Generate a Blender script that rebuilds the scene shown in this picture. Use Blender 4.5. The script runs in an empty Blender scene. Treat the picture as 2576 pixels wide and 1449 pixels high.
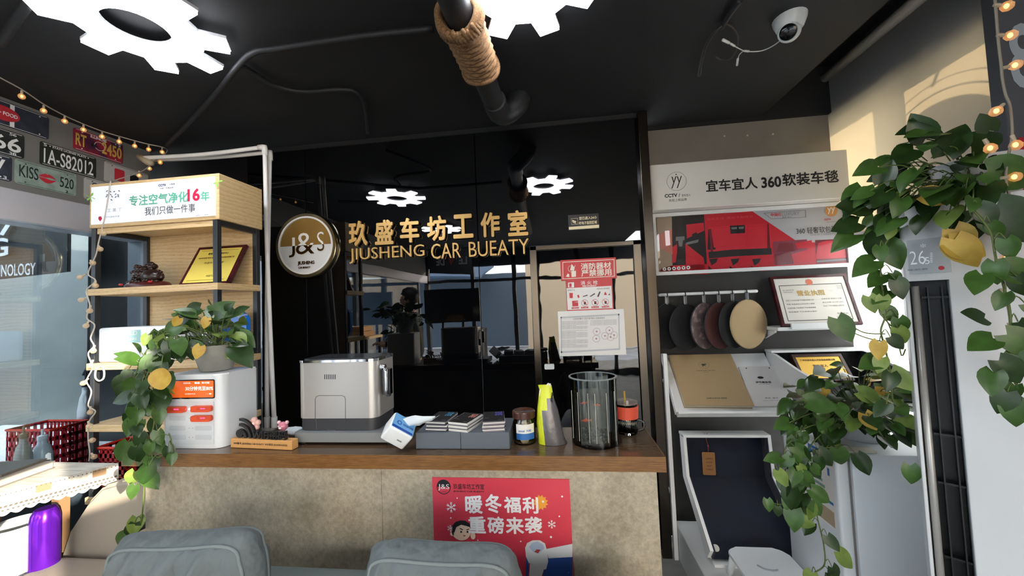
import bpy, bmesh, math, random
from mathutils import Vector, Matrix
random.seed(7)
R = math.radians
S = bpy.context.scene
COL = S.collection
# ------------------------------------------------------------------ camera, world, sun, exposure
F = 940.0
CAM = Vector((0, 0, 1.5))
RM = Matrix.Rotation(R(6.65), 3, 'Z') @ Matrix.Rotation(R(92.6), 3, 'X') @ Matrix.Rotation(R(-2.3), 3, 'Z')
cd = bpy.data.cameras.new('camera'); cam = bpy.data.objects.new('camera', cd); COL.objects.link(cam)
cd.sensor_fit = 'HORIZONTAL'; cd.sensor_width = 36; cd.lens = 36 * F / 2576; cd.clip_start = .02; cd.clip_end = 100
cam.matrix_world = Matrix.Translation(CAM) @ RM.to_4x4()
S.camera = cam
S.view_settings.view_transform = 'Standard'; S.view_settings.look = 'None'; S.view_settings.gamma = 1
S.view_settings.use_curve_mapping = False
S.view_settings.exposure = 1.4
S.cycles.use_denoising = True
S.cycles.max_bounces = 8; S.cycles.diffuse_bounces = 3; S.cycles.glossy_bounces = 4
S.cycles.transmission_bounces = 6; S.cycles.transparent_max_bounces = 10
S.cycles.caustics_reflective = False; S.cycles.caustics_refractive = False
S.cycles.sample_clamp_indirect = 6
W = bpy.data.worlds.new('sky'); S.world = W; W.use_nodes = True
wn = W.node_tree; bg = wn.nodes['Background']
bg.inputs['Color'].default_value = (.92, .96, 1, 1); bg.inputs['Strength'].default_value = 6.0
sl = bpy.data.lights.new('sun', 'SUN'); sl.energy = 6.0; sl.angle = R(.6); sl.color = (1, .89, .74)
sun = bpy.data.objects.new('sun', sl); COL.objects.link(sun)
SUN = Vector((-.75, .50, -.22)).normalized()
sun.rotation_euler = SUN.to_track_quat('-Z', 'Y').to_euler(); sun.location = (6, -3, 6)

# ------------------------------------------------------------------ pixel -> place helpers
def ray(x, y): return RM @ Vector(((x - 1288) / F, -(y - 724.5) / F, -1))
def PY(x, y, Y): d = ray(x, y); return CAM + d * (Y / d.y)
def PX(x, y, X): d = ray(x, y); return CAM + d * (X / d.x)
def PZ(x, y, Z): d = ray(x, y); return CAM + d * ((Z - 1.5) / d.z)
def PP(x, y, p, n): d = ray(x, y); return CAM + d * ((p - CAM).dot(n) / d.dot(n))
def prj(p): v = RM.transposed() @ (p - CAM); return Vector((1288 + F * v.x / -v.z, 724.5 - F * v.y / -v.z))
VX, VY, VZ = Vector((1, 0, 0)), Vector((0, 1, 0)), Vector((0, 0, 1))

# ------------------------------------------------------------------ materials
def lin(h):
    h = h.lstrip('#'); o = []
    for i in (0, 2, 4):
        c = int(h[i:i + 2], 16) / 255
        o.append(c / 12.92 if c <= .04045 else ((c + .055) / 1.055) ** 2.4)
    return (*o, 1)
MATS = {}
def M(name, col='808080', rough=.5, metal=0, ior=1.5, emit=None, es=0, trans=0, var=None, bump=None, coat=0, sheen=0):
    if name in MATS: return MATS[name]
    m = bpy.data.materials.new(name); m.use_nodes = True; MATS[name] = m
    t = m.node_tree; b = t.nodes['Principled BSDF']; I = b.inputs
    I['Base Color'].default_value = lin(col); I['Roughness'].default_value = rough; I['Metallic'].default_value = metal
    I['IOR'].default_value = ior; I['Transmission Weight'].default_value = trans; I['Coat Weight'].default_value = coat
    I['Sheen Weight'].default_value = sheen
    if emit: I['Emission Color'].default_value = lin(emit); I['Emission Strength'].default_value = es
    tc = t.nodes.new('ShaderNodeTexCoord')
    if var:   # (scale, second colour, lo, hi[, stretch])
        nz = t.nodes.new('ShaderNodeTexNoise'); nz.inputs['Scale'].default_value = var[0]; nz.inputs['Detail'].default_value = 5
        mp = t.nodes.new('ShaderNodeMapping')
        if len(var) > 4: mp.inputs['Scale'].default_value = var[4]
        t.links.new(tc.outputs['Object'], mp.inputs['Vector']); t.links.new(mp.outputs[0], nz.inputs['Vector'])
        r = t.nodes.new('ShaderNodeValToRGB'); e = r.color_ramp.elements
        e[0].position = var[2]; e[1].position = var[3]; e[0].color = lin(col); e[1].color = lin(var[1])
        t.links.new(nz.outputs['Fac'], r.inputs[0]); t.links.new(r.outputs[0], I['Base Color'])
    if bump:  # (scale, strength, distance)
        nb = t.nodes.new('ShaderNodeTexNoise'); nb.inputs['Scale'].default_value = bump[0]; nb.inputs['Detail'].default_value = 3
        t.links.new(tc.outputs['Object'], nb.inputs['Vector'])
        bp = t.nodes.new('ShaderNodeBump'); bp.inputs['Strength'].default_value = bump[1]; bp.inputs['Distance'].default_value = bump[2]
        t.links.new(nb.outputs['Fac'], bp.inputs['Height']); t.links.new(bp.outputs[0], I['Normal'])
    return m
def wood(name, c1, c2, c3, stretch, scale=6, rough=.45, ring=9):
    m = M(name, c1, rough); t = m.node_tree; b = t.nodes['Principled BSDF']
    tc = t.nodes.new('ShaderNodeTexCoord'); mp = t.nodes.new('ShaderNodeMapping'); mp.inputs['Scale'].default_value = stretch
    fr = t.nodes.new('ShaderNodeTexWave'); fr.wave_type = 'BANDS'; fr.bands_direction = 'Z'; fr.wave_profile = 'SAW'
    for k_, v_ in (('Scale', ring), ('Distortion', 9), ('Detail', 2.5), ('Detail Scale', scale * .12), ('Detail Roughness', .6)): fr.inputs[k_].default_value = v_
    n2 = t.nodes.new('ShaderNodeTexNoise'); n2.inputs['Scale'].default_value = scale * 9; n2.inputs['Detail'].default_value = 6
    ad = t.nodes.new('ShaderNodeMath'); ad.operation = 'MULTIPLY_ADD'; ad.inputs[1].default_value = .55; 
    r = t.nodes.new('ShaderNodeValToRGB'); e = r.color_ramp.elements
    e[0].position = .2; e[0].color = lin(c3); e[1].position = 1; e[1].color = lin(c1); k = e.new(.55); k.color = lin(c2)
    L = t.links.new
    L(tc.outputs['Object'], mp.inputs[0]); L(mp.outputs[0], fr.inputs['Vector']); L(mp.outputs[0], n2.inputs['Vector'])
    L(fr.outputs['Fac'], ad.inputs[0]); L(n2.outputs['Fac'], ad.inputs[2])
    L(ad.outputs[0], r.inputs[0]); L(r.outputs[0], b.inputs['Base Color'])
    return m
def shader(name, build):
    m = bpy.data.materials.new(name); m.use_nodes = True; t = m.node_tree
    for n in list(t.nodes):
        if n.type != 'OUTPUT_MATERIAL': t.nodes.remove(n)
    out = [n for n in t.nodes if n.type == 'OUTPUT_MATERIAL'][0]
    t.links.new(build(t).outputs[0], out.inputs['Surface']); MATS[name] = m; return m
def pane(name, tint, refl=None, ior=1.5):   # a thin clear sheet: see-through plus mirror reflection
    def b(t):
        tr = t.nodes.new('ShaderNodeBsdfTransparent'); tr.inputs[0].default_value = lin(tint)
        gl = t.nodes.new('ShaderNodeBsdfGlossy'); gl.inputs['Roughness'].default_value = .01
        mx = t.nodes.new('ShaderNodeMixShader'); t.links.new(tr.outputs[0], mx.inputs[1]); t.links.new(gl.outputs[0], mx.inputs[2])
        if refl is None:
            fr = t.nodes.new('ShaderNodeFresnel'); fr.inputs[0].default_value = ior; t.links.new(fr.outputs[0], mx.inputs[0])
        else: mx.inputs[0].default_value = refl
        return mx
    return shader(name, b)
def cloth_screen(name, col, trans):   # a fabric that light shines through
    def b(t):
        d = t.nodes.new('ShaderNodeBsdfDiffuse'); d.inputs[0].default_value = lin(col)
        tl = t.nodes.new('ShaderNodeBsdfTranslucent'); tl.inputs[0].default_value = lin(trans)
        a = t.nodes.new('ShaderNodeMixShader'); a.inputs[0].default_value = .55
        t.links.new(d.outputs[0], a.inputs[1]); t.links.new(tl.outputs[0], a.inputs[2]); return a
    return shader(name, b)

def murky(name, col, f):   # cloudy clear stuff: see-through with a little scatter
    def b(t):
        tr = t.nodes.new('ShaderNodeBsdfTransparent'); d = t.nodes.new('ShaderNodeBsdfTranslucent'); d.inputs[0].default_value = lin(col)
        e = t.nodes.new('ShaderNodeBsdfDiffuse'); e.inputs[0].default_value = lin(col); a = t.nodes.new('ShaderNodeMixShader'); a.inputs[0].default_value = .5
        mx = t.nodes.new('ShaderNodeMixShader'); mx.inputs[0].default_value = f
        t.links.new(d.outputs[0], a.inputs[1]); t.links.new(e.outputs[0], a.inputs[2]); t.links.new(tr.outputs[0], mx.inputs[1]); t.links.new(a.outputs[0], mx.inputs[2]); return mx
    return shader(name, b)
BLACK = M('black_paint', '17181b', .75)
GLOSS = M('black_gloss_panel', '050608', .012, ior=1.75, bump=(1.3, .10, .012))
STEEL = M('dark_brushed_steel', '5a554f', .22, 1)
CHROME = M('chrome', 'd8d8dc', .07, 1)
WHITE = M('white_paint', 'e4e4e2', .45)
WPLAS = M('white_plastic', 'dfe3e4', .32)
GOLD = M('brushed_gold', 'dcb26c', .28, .45)
OAK = wood('light_oak', 'e0c294', 'd2b07c', 'b08a58', (.9, .9, 3), 5, .5, 5)
WALNUT = wood('brown_oak', '8c6236', '6c4824', '3a2410', (.5, .5, 4), 5, .35, 16)
DARK_TOP = wood('reflection_dark_wood', '5e4a38', '51402f', '3f3024', (.5, 4, .5), 5, .16, 6)  # same counter wood, colour darkened for the black wall's reflection in it
INK = M('black_print', '141316', .6)
RED = M('red_print', 'c8303c', .5)
PAPER = M('white_paper', 'eceae6', .6)
GLASS = pane('clear_glass', 'f4f8f8', None, 1.5)

# ------------------------------------------------------------------ mesh builder
GL = {}
def glyphs(s, bold, sh=0):
    k = (s, bold, sh)
    if k not in GL:
        c = bpy.data.curves.new('t', 'FONT'); c.body = s; c.size = 1; c.resolution_u = 3; c.offset = bold; c.shear = sh
        o = bpy.data.objects.new('t', c); me = bpy.data.meshes.new_from_object(o)
        vs = [v.co.copy() for v in me.vertices]; fs = [tuple(p.vertices) for p in me.polygons]
        xs = [v.x for v in vs] or [0, 1]; ys = [v.y for v in vs] or [0, 1]
        GL[k] = (vs, fs, min(xs), max(xs), min(ys), max(ys))
        bpy.data.objects.remove(o); bpy.data.curves.remove(c); bpy.data.meshes.remove(me)
    return GL[k]
class MB:
    def __init__(s): s.b = bmesh.new(); s.mi = 0
    def face(s, pts, mi=None):
        f = s.b.faces.new([s.b.verts.new(p) for p in pts]); f.material_index = s.mi if mi is None else mi; return f
    def box(s, lo, hi, bev=0, rot=None, seg=2):
        lo, hi = Vector(lo), Vector(hi); c = (lo + hi) / 2; d = hi - lo
        m = Matrix.Translation(c) @ (rot.to_4x4() if rot else Matrix()) @ Matrix.Diagonal((abs(d.x), abs(d.y), abs(d.z), 1))
        g = bmesh.ops.create_cube(s.b, size=1, matrix=m); fs = {f for v in g['verts'] for f in v.link_faces}
        for f in fs: f.material_index = s.mi
        if bev:
            es = list({e for v in g['verts'] for e in v.link_edges})
            q = bmesh.ops.bevel(s.b, geom=es, offset=bev, segments=seg, affect='EDGES', profile=.5)
            for f in q['faces']: f.material_index = s.mi
        return s
    def prism(s, pts, d, mi=None, cap=True):   # polygon pushed along d
        mi = s.mi if mi is None else mi; d = Vector(d)
        a = [s.b.verts.new(p) for p in pts]; b = [s.b.verts.new(Vector(p) + d) for p in pts]; n = len(a)
        fs = [s.b.faces.new(a), s.b.faces.new(b[::-1])] if cap else []
        for i in range(n): fs.append(s.b.faces.new((a[i], b[i], b[(i + 1) % n], a[(i + 1) % n])))
        for f in fs: f.material_index = mi
        return s
    def tube(s, pts, r, n=8, closed=False, cap=True):
        pts = [Vector(p) for p in pts]; N = len(pts); rings = []; up = None
        for i, p in enumerate(pts):
            a = pts[(i - 1) % N] if (closed or i) else p; c = pts[(i + 1) % N] if (closed or i < N - 1) else p
            t = (c - a).normalized()
            if up is None: up = VZ if abs(t.z) < .9 else VX
            u = t.cross(up)
            if u.length < 1e-5: u = t.orthogonal()
            u.normalize(); v = u.cross(t).normalized(); up = v
            rr = r[i] if isinstance(r, (list, tuple)) else r
            rings.append([s.b.verts.new(p + (u * math.cos(k * 2 * math.pi / n) + v * math.sin(k * 2 * math.pi / n)) * rr) for k in range(n)])
        for i in range(N if closed else N - 1):
            A, B = rings[i], rings[(i + 1) % N]
            for k in range(n): s.b.faces.new((A[k], A[(k + 1) % n], B[(k + 1) % n], B[k])).material_index = s.mi
        if cap and not closed:
            for A in (rings[0][::-1], rings[-1]): s.b.faces.new(A).material_index = s.mi
        return s
    def lathe(s, prof, c=(0, 0, 0), n=32, rot=None, closed=False):
        c = Vector(c); rings = []
        for r, z in prof:
            ring = []
            for k in range(n):
                a = 2 * math.pi * k / n; p = Vector((max(r, 1e-5) * math.cos(a), max(r, 1e-5) * math.sin(a), z))
                if rot: p = rot @ p
                ring.append(s.b.verts.new(c + p))
            rings.append(ring)
        for i in range(len(rings) if closed else len(rings) - 1):
            A, B = rings[i], rings[(i + 1) % len(rings)]
            for k in range(n): s.b.faces.new((A[k], A[(k + 1) % n], B[(k + 1) % n], B[k])).material_index = s.mi
        return s
    def ball(s, c, r, n=14, sc=(1, 1, 1), rot=None):
        m = Matrix.Translation(Vector(c)) @ (rot.to_4x4() if rot else Matrix()) @ Matrix.Diagonal((sc[0], sc[1], sc[2], 1))
        g = bmesh.ops.create_uvsphere(s.b, u_segments=n, v_segments=max(6, n * 2 // 3), radius=r, matrix=m)
        for f in {f for v in g['verts'] for f in v.link_faces}: f.material_index = s.mi; f.smooth = True
        return s
    def disc(s, c, u, v, r, n=28, mi=None, r2=None):
        c = Vector(c); return s.face([c + u * (r * math.cos(2 * math.pi * k / n)) + v * ((r2 or r) * math.sin(2 * math.pi * k / n)) for k in range(n)], mi)
    def ring(s, c, u, v, r, w, n=36, mi=None):
        c = Vector(c); mi = s.mi if mi is None else mi
        p = lambda k, q: c + (u * math.cos(2 * math.pi * k / n) + v * math.sin(2 * math.pi * k / n)) * q
        for k in range(n): s.face([p(k, r), p(k, r + w), p(k + 1, r + w), p(k + 1, r)], mi)
        return s
    def rrect(s, c, u, v, w, h, r, d, mi=None, seg=5):   # rounded slab, d = thickness vector
        c = Vector(c); pts = []
        for cx, cy, a0 in ((w / 2 - r, h / 2 - r, 0), (-w / 2 + r, h / 2 - r, 90), (-w / 2 + r, -h / 2 + r, 180), (w / 2 - r, -h / 2 + r, 270)):
            for k in range(seg + 1):
                a = R(a0 + 90 * k / seg); pts.append(c + u * (cx + r * math.cos(a)) + v * (cy + r * math.sin(a)))
        return s.prism(pts, d, mi)
    def text(s, body, c, u, v, w=None, h=None, depth=0, bold=0, mi=None, sh=0):
        mi = s.mi if mi is None else mi
        if bold > 0 and any(ord(k) > 0x2E80 for k in body):   # heavier strokes: overlapping shifted copies
            _, _, x0, x1, y0, y1 = glyphs(body, 0, sh); gw, gh = x1 - x0, y1 - y0
            if w is None: w = gw * h / gh
            if h is None: h = gh * w / gw
            w2, h2 = w / (1 + 2 * bold / gw), h / (1 + 2 * bold / gh); du, dv = (w - w2) / 2, (h - h2) / 2
            u, v = u.normalized(), v.normalized(); n = u.cross(v); c = Vector(c)
            for i, (a, e) in enumerate(((0, 0), (1, 0), (-1, 0), (0, 1), (0, -1), (.7, .7), (-.7, .7), (.7, -.7), (-.7, -.7))):
                s.text(body, c + u * a * du + v * e * dv + n * 2e-5 * i, u, v, w2, h2, depth, 0, mi, sh)
            return s
        vs, fs, x0, x1, y0, y1 = glyphs(body, bold, sh)
        gw, gh = max(x1 - x0, 1e-4), max(y1 - y0, 1e-4)
        if w is None: w = gw * h / gh
        if h is None: h = gh * w / gw
        c = Vector(c); u = u.normalized(); v = v.normalized(); n = u.cross(v)
        q = [s.b.verts.new(c + u * ((p.x - x0) / gw - .5) * w + v * ((p.y - y0) / gh - .5) * h + n * depth) for p in vs]
        cnt = {}
        for f in fs:
            try: s.b.faces.new([q[i] for i in f]).material_index = mi
            except ValueError: continue
            for i in range(len(f)):
                e = (f[i], f[(i + 1) % len(f)]); cnt[tuple(sorted(e))] = cnt.get(tuple(sorted(e)), []) + [e]
        if depth:
            bk = [s.b.verts.new(p.co - n * depth) for p in q]
            for L in cnt.values():
                if len(L) == 1:
                    i, j = L[0]; s.b.faces.new((q[j], q[i], bk[i], bk[j])).material_index = mi
        return s
    def tpx(s, body, x, y, w, h, Y, depth=0, bold=0, mi=None, sh=0):   # upright text facing -Y, given where it is read
        c = PY(x, y, Y); a = prj(c); kx = (prj(c + VX * .01) - a).x / .01; kz = -(prj(c + VZ * .01) - a).y / .01
        return s.text(body, c, VX, VZ, w / kx if w else None, h / kz if h else None, depth, bold, mi, sh)
    def flat(s, px, Y, mi=None): return s.face([PY(x, y, Y) for x, y in px], mi)
    def build(s, name, mat, parent=None, smooth=False, label=None, kind=None, cat=None, group=None, mods=None, local=False):
        bmesh.ops.recalc_face_normals(s.b, faces=s.b.faces[:]) if smooth != 'keep' else None
        if parent is not None and not local:
            s.b.transform(world(parent).inverted())
        me = bpy.data.meshes.new(name); s.b.to_mesh(me); s.b.free()
        for m in (mat if isinstance(mat, (list, tuple)) else [mat]): me.materials.append(m)
        o = bpy.data.objects.new(name, me); COL.objects.link(o)
        if parent is not None: o.parent = parent
        if smooth is True or smooth == 'keep':
            for p in me.polygons: p.use_smooth = True
        elif smooth:
            me.shade_auto_smooth if False else None
            for p in me.polygons: p.use_smooth = True
            me.set_sharp_from_angle(angle=R(smooth))
        tag(o, label, cat, group, kind); return o
def world(o):
    m = Matrix.Translation(o.location) @ o.rotation_euler.to_matrix().to_4x4()
    return world(o.parent) @ m if o.parent else m
def tag(o, label=None, cat=None, group=None, kind=None):
    if label: o['label'] = label
    if cat: o['category'] = cat
    if group: o['group'] = group
    if kind: o['kind'] = kind
    return o
def thing(name, label, cat, loc=(0, 0, 0), rz=0, group=None):
    o = bpy.data.objects.new(name, None); COL.objects.link(o); o.empty_display_size = .05
    o.location = loc; o.rotation_euler = (0, 0, rz); return tag(o, label, cat, group)
def struct(name, mb, mat, parent=None, smooth=False): return mb.build(name, mat, parent, smooth, kind=None if parent else 'structure')
def quad(mb, a, b, c, d, t):   # slab from four corners, thickness t to the back of a,b,c
    n = (b - a).cross(d - a).normalized(); return mb.prism([a, b, c, d], n * t)
def lerp(a, b, t): return a + (b - a) * t
def smoothpath(pts, k=6):
    pts = [Vector(p) for p in pts]; out = []
    for i in range(len(pts) - 1):
        p0, p1, p2, p3 = pts[max(i - 1, 0)], pts[i], pts[i + 1], pts[min(i + 2, len(pts) - 1)]
        for j in range(k):
            t = j / k
            out.append(.5 * ((2 * p1) + (p2 - p0) * t + (2 * p0 - 5 * p1 + 4 * p2 - p3) * t * t + (3 * p1 - p0 - 3 * p2 + p3) * t ** 3))
    return out + [pts[-1]]

# ================================================================== SETTING
D = 2.36      # face of the black gloss panelling
WL = -2.75    # left wall
WR = 1.80     # right window plane
CONC = M('concrete_floor', '85847f', .6, var=(5, '6a6a66', .35, .7))
struct('floor', MB().box((-6, -5, -.05), (3.2, 3.0, 0)), CONC)
b = MB(); b.box((-3.6, -3.3, 2.66), (1.36, 2.75, 2.72)); b.box((1.36, -3.3, 2.95), (2.6, 2.75, 3.0)); b.box((1.34, -3.3, 2.66), (1.38, 2.75, 3.0))
struct('ceiling', b, M('black_ceiling', '191a1d', .7, var=(3, '131417', .4, .65)))
b = MB()
xs = [-2.12, PY(768, 450, D).x, PY(1197, 450, D).x, .56]
for i in range(3): b.box((xs[i] + .0015, D, .02), (xs[i + 1] - .0015, D + .02, 2.635), .002, seg=1)
struct('wall_back', b, GLOSS)
struct('wall_back_left', MB().box((-3.5, 2.42, 0), (.6, 2.52, 2.66)), M('black_wall', '0c0d10', .35))
b = MB(); b.box((-2.12, D - .01, 2.632), (.60, D + .06, 2.66))
struct('trim_1', b, BLACK)
b = MB(); b.box((.60, 2.59, 0), (1.80, 2.69, 2.645))
struct('wall_back_right', b, M('grey_wall_paint', '8a837a', .75, var=(4, '7d776f', .4, .7)))
struct('trim_2', MB().box((.60, 2.56, 2.645), (1.9, 2.7, 2.95)), BLACK)
# steel frame of the panelling and the hydrant cabinet door set in it
b = MB()
x0, x1, x2 = PY(1333, 640, D).x, PY(1610, 600, D).x, PY(1652, 900, D).x
b.box((.545, D - .05, 0), (.60, D + .10, 2.65), .003); struct('trim_3', b, M('dark_steel_frame', '4c4640', .25, 1))
dr = thing('door_1', 'black mirror cabinet door in a dark steel frame, set in the gloss wall', 'door', (x0, D, 0)); dr['kind'] = 'structure'
b = MB(); zt = PY(1400, 617, D).z
b.box((x0, D - .025, .05), (x0 + .045, D - .001, zt), .004); b.box((x0, D - .025, zt - .03), (x1, D - .001, zt), .004)
b.box((x1 - .05, D - .025, .05), (x1, D - .001, zt), .004); b.build('door_frame', STEEL, dr)
b = MB(); b.box((x0 + .046, D - .012, .05), (x1 - .051, D - .002, zt - .031)); b.build('door_leaf', M('black_mirror_door', '060607', .015, ior=1.75, bump=(2.2, .12, .012)), dr)
b = MB(); p = PY(1382, 922, D - .014); b.rrect(p, VX, VZ, .060, .032, .006, (0, -.012, 0)); b.build('door_latch', WPLAS, dr)

# left wall: grey upper wall, lit white ledge, reflecting glass below
b = MB(); b.box((WL - .12, 1.0, 2.19), (WL, 2.24, 2.66)); b.box((WL - .12, -3, 2.19), (WL, 1.0, 2.66))
struct('wall_left', b, M('grey_left_wall', '77746f', .8))
b = MB(); b.box((WL - .12, -3, 2.03), (WL + .04, 2.24, 2.19), .006); struct('trim_4', b, M('silver_ledge', 'cfccd2', .3, .3))
b = MB(); b.box((WL - .12, 2.20, 0), (WL + .02, 2.26, 2.03)); struct('trim_5', b, M('grey_mullion', '6f747a', .4, .6))
wl = thing('window_1', 'tall reflecting glass wall on the left below the license plates', 'window', (WL, 1, 0)); wl['kind'] = 'structure'
MB().box((WL - .012, -2.6, .05), (WL, 2.2, 2.03)).build('pane', pane('left_glass', 'cdd6dc', .28), wl)
b = MB()
for y in (-2.6, -.2): b.box((WL - .04, y, 0), (WL + .02, y + .06, 2.03))
b.box((WL - .04, -2.6, 0), (WL + .02, 2.2, .06)); b.build('window_frame', M('grey_frame', '6f747a', .4, .6), wl)
# the room seen through that glass
struct('wall_beyond_glass', MB().box((-5.2, -1, 0), (-5.1, 4.2, 2.9)), M('grey_beyond', '91948f', .7, var=(1.3, '797d7a', .4, .65)))
struct('wall_beyond_rear', MB().box((-5.2, 4.1, 0), (-2.6, 4.2, 2.9)), M('grey_beyond2', '84878a', .7, var=(1.3, '6f7376', .4, .65)))
b = MB(); b.box((-4.9, 1.2, 0), (-2.95, 2.8, .62)); struct('ledge_beyond_glass', b, M('white_ledge', 'e8eaec', .5))

# right: black head beam, window with roller blind, added shadow-casting disc outside
b = MB(); b.box((WR + .02, 1.5, 2.62), (WR + .14, 2.75, 2.95)); b.box((WR + .14, .9, 2.572), (WR + .26, 3.2, 3.2)); struct('trim_6', b, BLACK)
wr = thing('window_2', 'tall right-hand window behind the roller blind', 'window', (WR + .05, 2, 0)); wr['kind'] = 'structure'
b = MB(); b.box((WR + .05, 1.5, 0), (WR + .11, 1.56, 2.62)); b.box((WR + .05, 2.66, 0), (WR + .11, 2.72, 2.62)); b.box((WR + .17, 1.957, 0), (WR + .23, 2.107, 2.60))
b.box((WR + .05, 1.5, 0), (WR + .11, 2.72, .08)); b.build('window_frame', M('grey_frame', '6f747a'), wr)
MB().box((WR + .075, 1.56, .08), (WR + .08, 2.66, 2.62)).build('pane', pane('window_glass', 'fafcfc', .04), wr)
MB().box((WR + .03, 1.5, .05), (WR + .034, 2.64, 1.90)).build('glare_film', cloth_screen('glare_film', 'f6f6f4', 'ffffff'), wr)  # whiter film added below the blind so the lower window looks brighter
b = MB(); b.lathe([(0, 0), (.33, 0), (.33, .02), (0, .02)], (WR + .36, 1.69, 2.135), 48, Matrix.Rotation(R(90), 3, 'Y'))  # disc and hoops added outside to throw the arch shadow onto the blind
b.tube([Vector((WR + .36, 1.69 + .375 * math.cos(k * math.pi / 24), 2.135 + .375 * math.sin(k * math.pi / 24))) for k in range(48)], .004, 6, True)
b.tube([Vector((WR + .36, 1.69 + .425 * math.cos(k * math.pi / 24), 2.135 + .425 * math.sin(k * math.pi / 24))) for k in range(48)], .0025, 6, True)
b.tube([(WR + .30, 1.69, 2.60), (WR + .36, 1.69, 2.55)], .008)
tag(b.build('shadow_disc', M('shadow_disc_grey', '55565a', .6)), 'round hoop-edged sign hanging outside, its shadow falling on the roller blind', 'sign')
bl = thing('roller_blind', 'pale roller blind over the window right of the white display stand', 'blind', (WR, 2.1, 2.88))
b = MB(); b.box((WR - .004, 1.30, 1.84), (WR - .002, 2.665, 2.87)); b.build('fabric', cloth_screen('blind_fabric', 'bcbec0', 'c6b9a2'), bl)
b = MB(); b.tube([(WR - .025, 1.30, 2.875), (WR - .025, 2.68, 2.875)], .03, 14); b.build('roller_tube', M('cream_tube', 'd2d0c8', .4), bl, True)
MB().box((WR - .06, 2.68, 2.83), (WR + .01, 2.70, 2.92)).build('end_bracket', WPLAS, bl)
MB().box((WR - .012, 1.30, 1.82), (WR + .004, 2.665, 1.845)).build('bottom_bar', WPLAS, bl)
# pillar at the right, then the shop front behind the camera (seen mirrored in the gloss wall)
struct('wall_right', MB().box((1.70, 1.50, 0), (1.93, 1.62, 2.95)), M('dark_grey_pillar', '5b5c60', .7))
FR = M('front_frame', '2c2e33', .4)
b = MB(); YB = -3.1
for x in (-2.75, -1.75, -.85, -.35, .45, 1.15, 1.75): b.box((x - .04, YB - .05, 0), (x + .04, YB + .05, 2.66))
b.box((-2.8, YB - .05, 2.35), (1.8, YB + .05, 2.70)); b.box((-2.8, YB - .05, 2.02), (1.8, YB + .05, 2.08)); b.box((-2.8, YB - .05, 0), (1.8, YB + .05, .12))
struct('window_3', b, FR)
b = MB()
for y in (-3.1, -2.2, -1.5): b.box((1.76, y - .03, .5), (1.84, y + .03, 2.64))
b.box((1.76, -3.1, 2.64), (1.84, -.95, 2.95)); b.box((1.76, -3.1, 0), (1.84, -1.2, .5)); struct('window_4', b, FR)
b = MB(); b.box((1.76, -.95, 0), (1.84, 1.5, 2.95)); b.box((1.76, -1.2, 0), (1.84, -.95, 1.80)); b.box((1.76, -1.2, 1.96), (1.84, -.95, 2.30)); struct('sun_mask_wall', b, M('grey_mask_wall', '8d8b88', .8))  # unseen wall added, its gaps shaped to choose where sun falls inside
struct('ground_outside', MB().box((-14, -14, -.12), (12, 9, -.06)), M('paving', 'a6a9ae', .8, var=(2, '94979c', .4, .6)))
b = MB(); b.box((-1.0, -8.2, 0), (7, -8, 3.1)); struct('wall_outside_front', b, M('cream_render', 'e0c8a8', .8))
b = MB(); b.box((-10, -9.2, 0), (-1.0, -9, 2.7)); struct('wall_outside_left', b, M('slate_render', '5b6b7c', .8))
b = MB(); b.prism([(-7.5, -6, 2.6), (-2.2, -6, 2.3), (-2.2, -8.6, 2.9), (-7.5, -8.6, 3.3)], (0, 0, .06))
tag(b.build('awning', M('blue_canvas', '3d5670', .8)), 'slate blue awning across the street, mirrored in the black gloss wall', 'awning')

# ================================================================== CEILING THINGS
EM = M('lit_diffuser', 'ffffff', .6, emit='f4f8ff', es=9)
def gear(cx, cy, r, rot, label, z=2.60):
    t = thing('gear_light', label, 'ceiling light', (cx, cy, z), 0, 'gear-shaped ceiling lights')
    out = []; n = 8
    for k in range(n):
        a = R(rot) + 2 * math.pi * k / n
        for da, rr in ((-.235, .70), (-.145, 1), (.145, 1), (.235, .70)): out.append((rr * r * math.cos(a + da), rr * r * math.sin(a + da)))
    inn = [(.345 * r * math.cos(2 * math.pi * k / 32 + R(rot) - .235), .345 * r * math.sin(2 * math.pi * k / 32 + R(rot) - .235)) for k in range(32)]
    def plate(z0, g):
        b = MB(); m = bmesh.new()
        vo = [b.b.verts.new((cx + x * g, cy + y * g, z0)) for x, y in out]; vi = [b.b.verts.new((cx + x / g, cy + y / g, z0)) for x, y in inn]
        for k in range(32): b.b.faces.new((vo[k], vo[(k + 1) % 32], vi[(k + 1) % 32], vi[k]))
        q = bmesh.ops.extrude_face_region(b.b, geom=b.b.faces[:])
        bmesh.ops.translate(b.b, verts=[v for v in q['geom'] if isinstance(v, bmesh.types.BMVert)], vec=(0, 0, .012)); return b
    plate(z, .985).build('diffuser', EM, t); plate(z + .013, 1).build('housing', M('lamp_housing', 'c8c8cc', .4), t)
    for sx in (-.6, .6): b = MB(); b.tube([(cx + sx * r, cy, z + .02), (cx + sx * r, cy, 2.66)], .012); b.build('mounting_rod', BLACK, t)
gear(-.065, 1.225, .285, 26.5, 'lit white gear-shaped ceiling light beside the rope-wrapped pipe')
gear(-1.53, 1.198, .287, 32, 'lit white gear-shaped ceiling light above the license plates')
gear(-1.56, -.36, .285, 5, 'lit gear-shaped ceiling light seen only mirrored behind the wall lettering')
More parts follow.
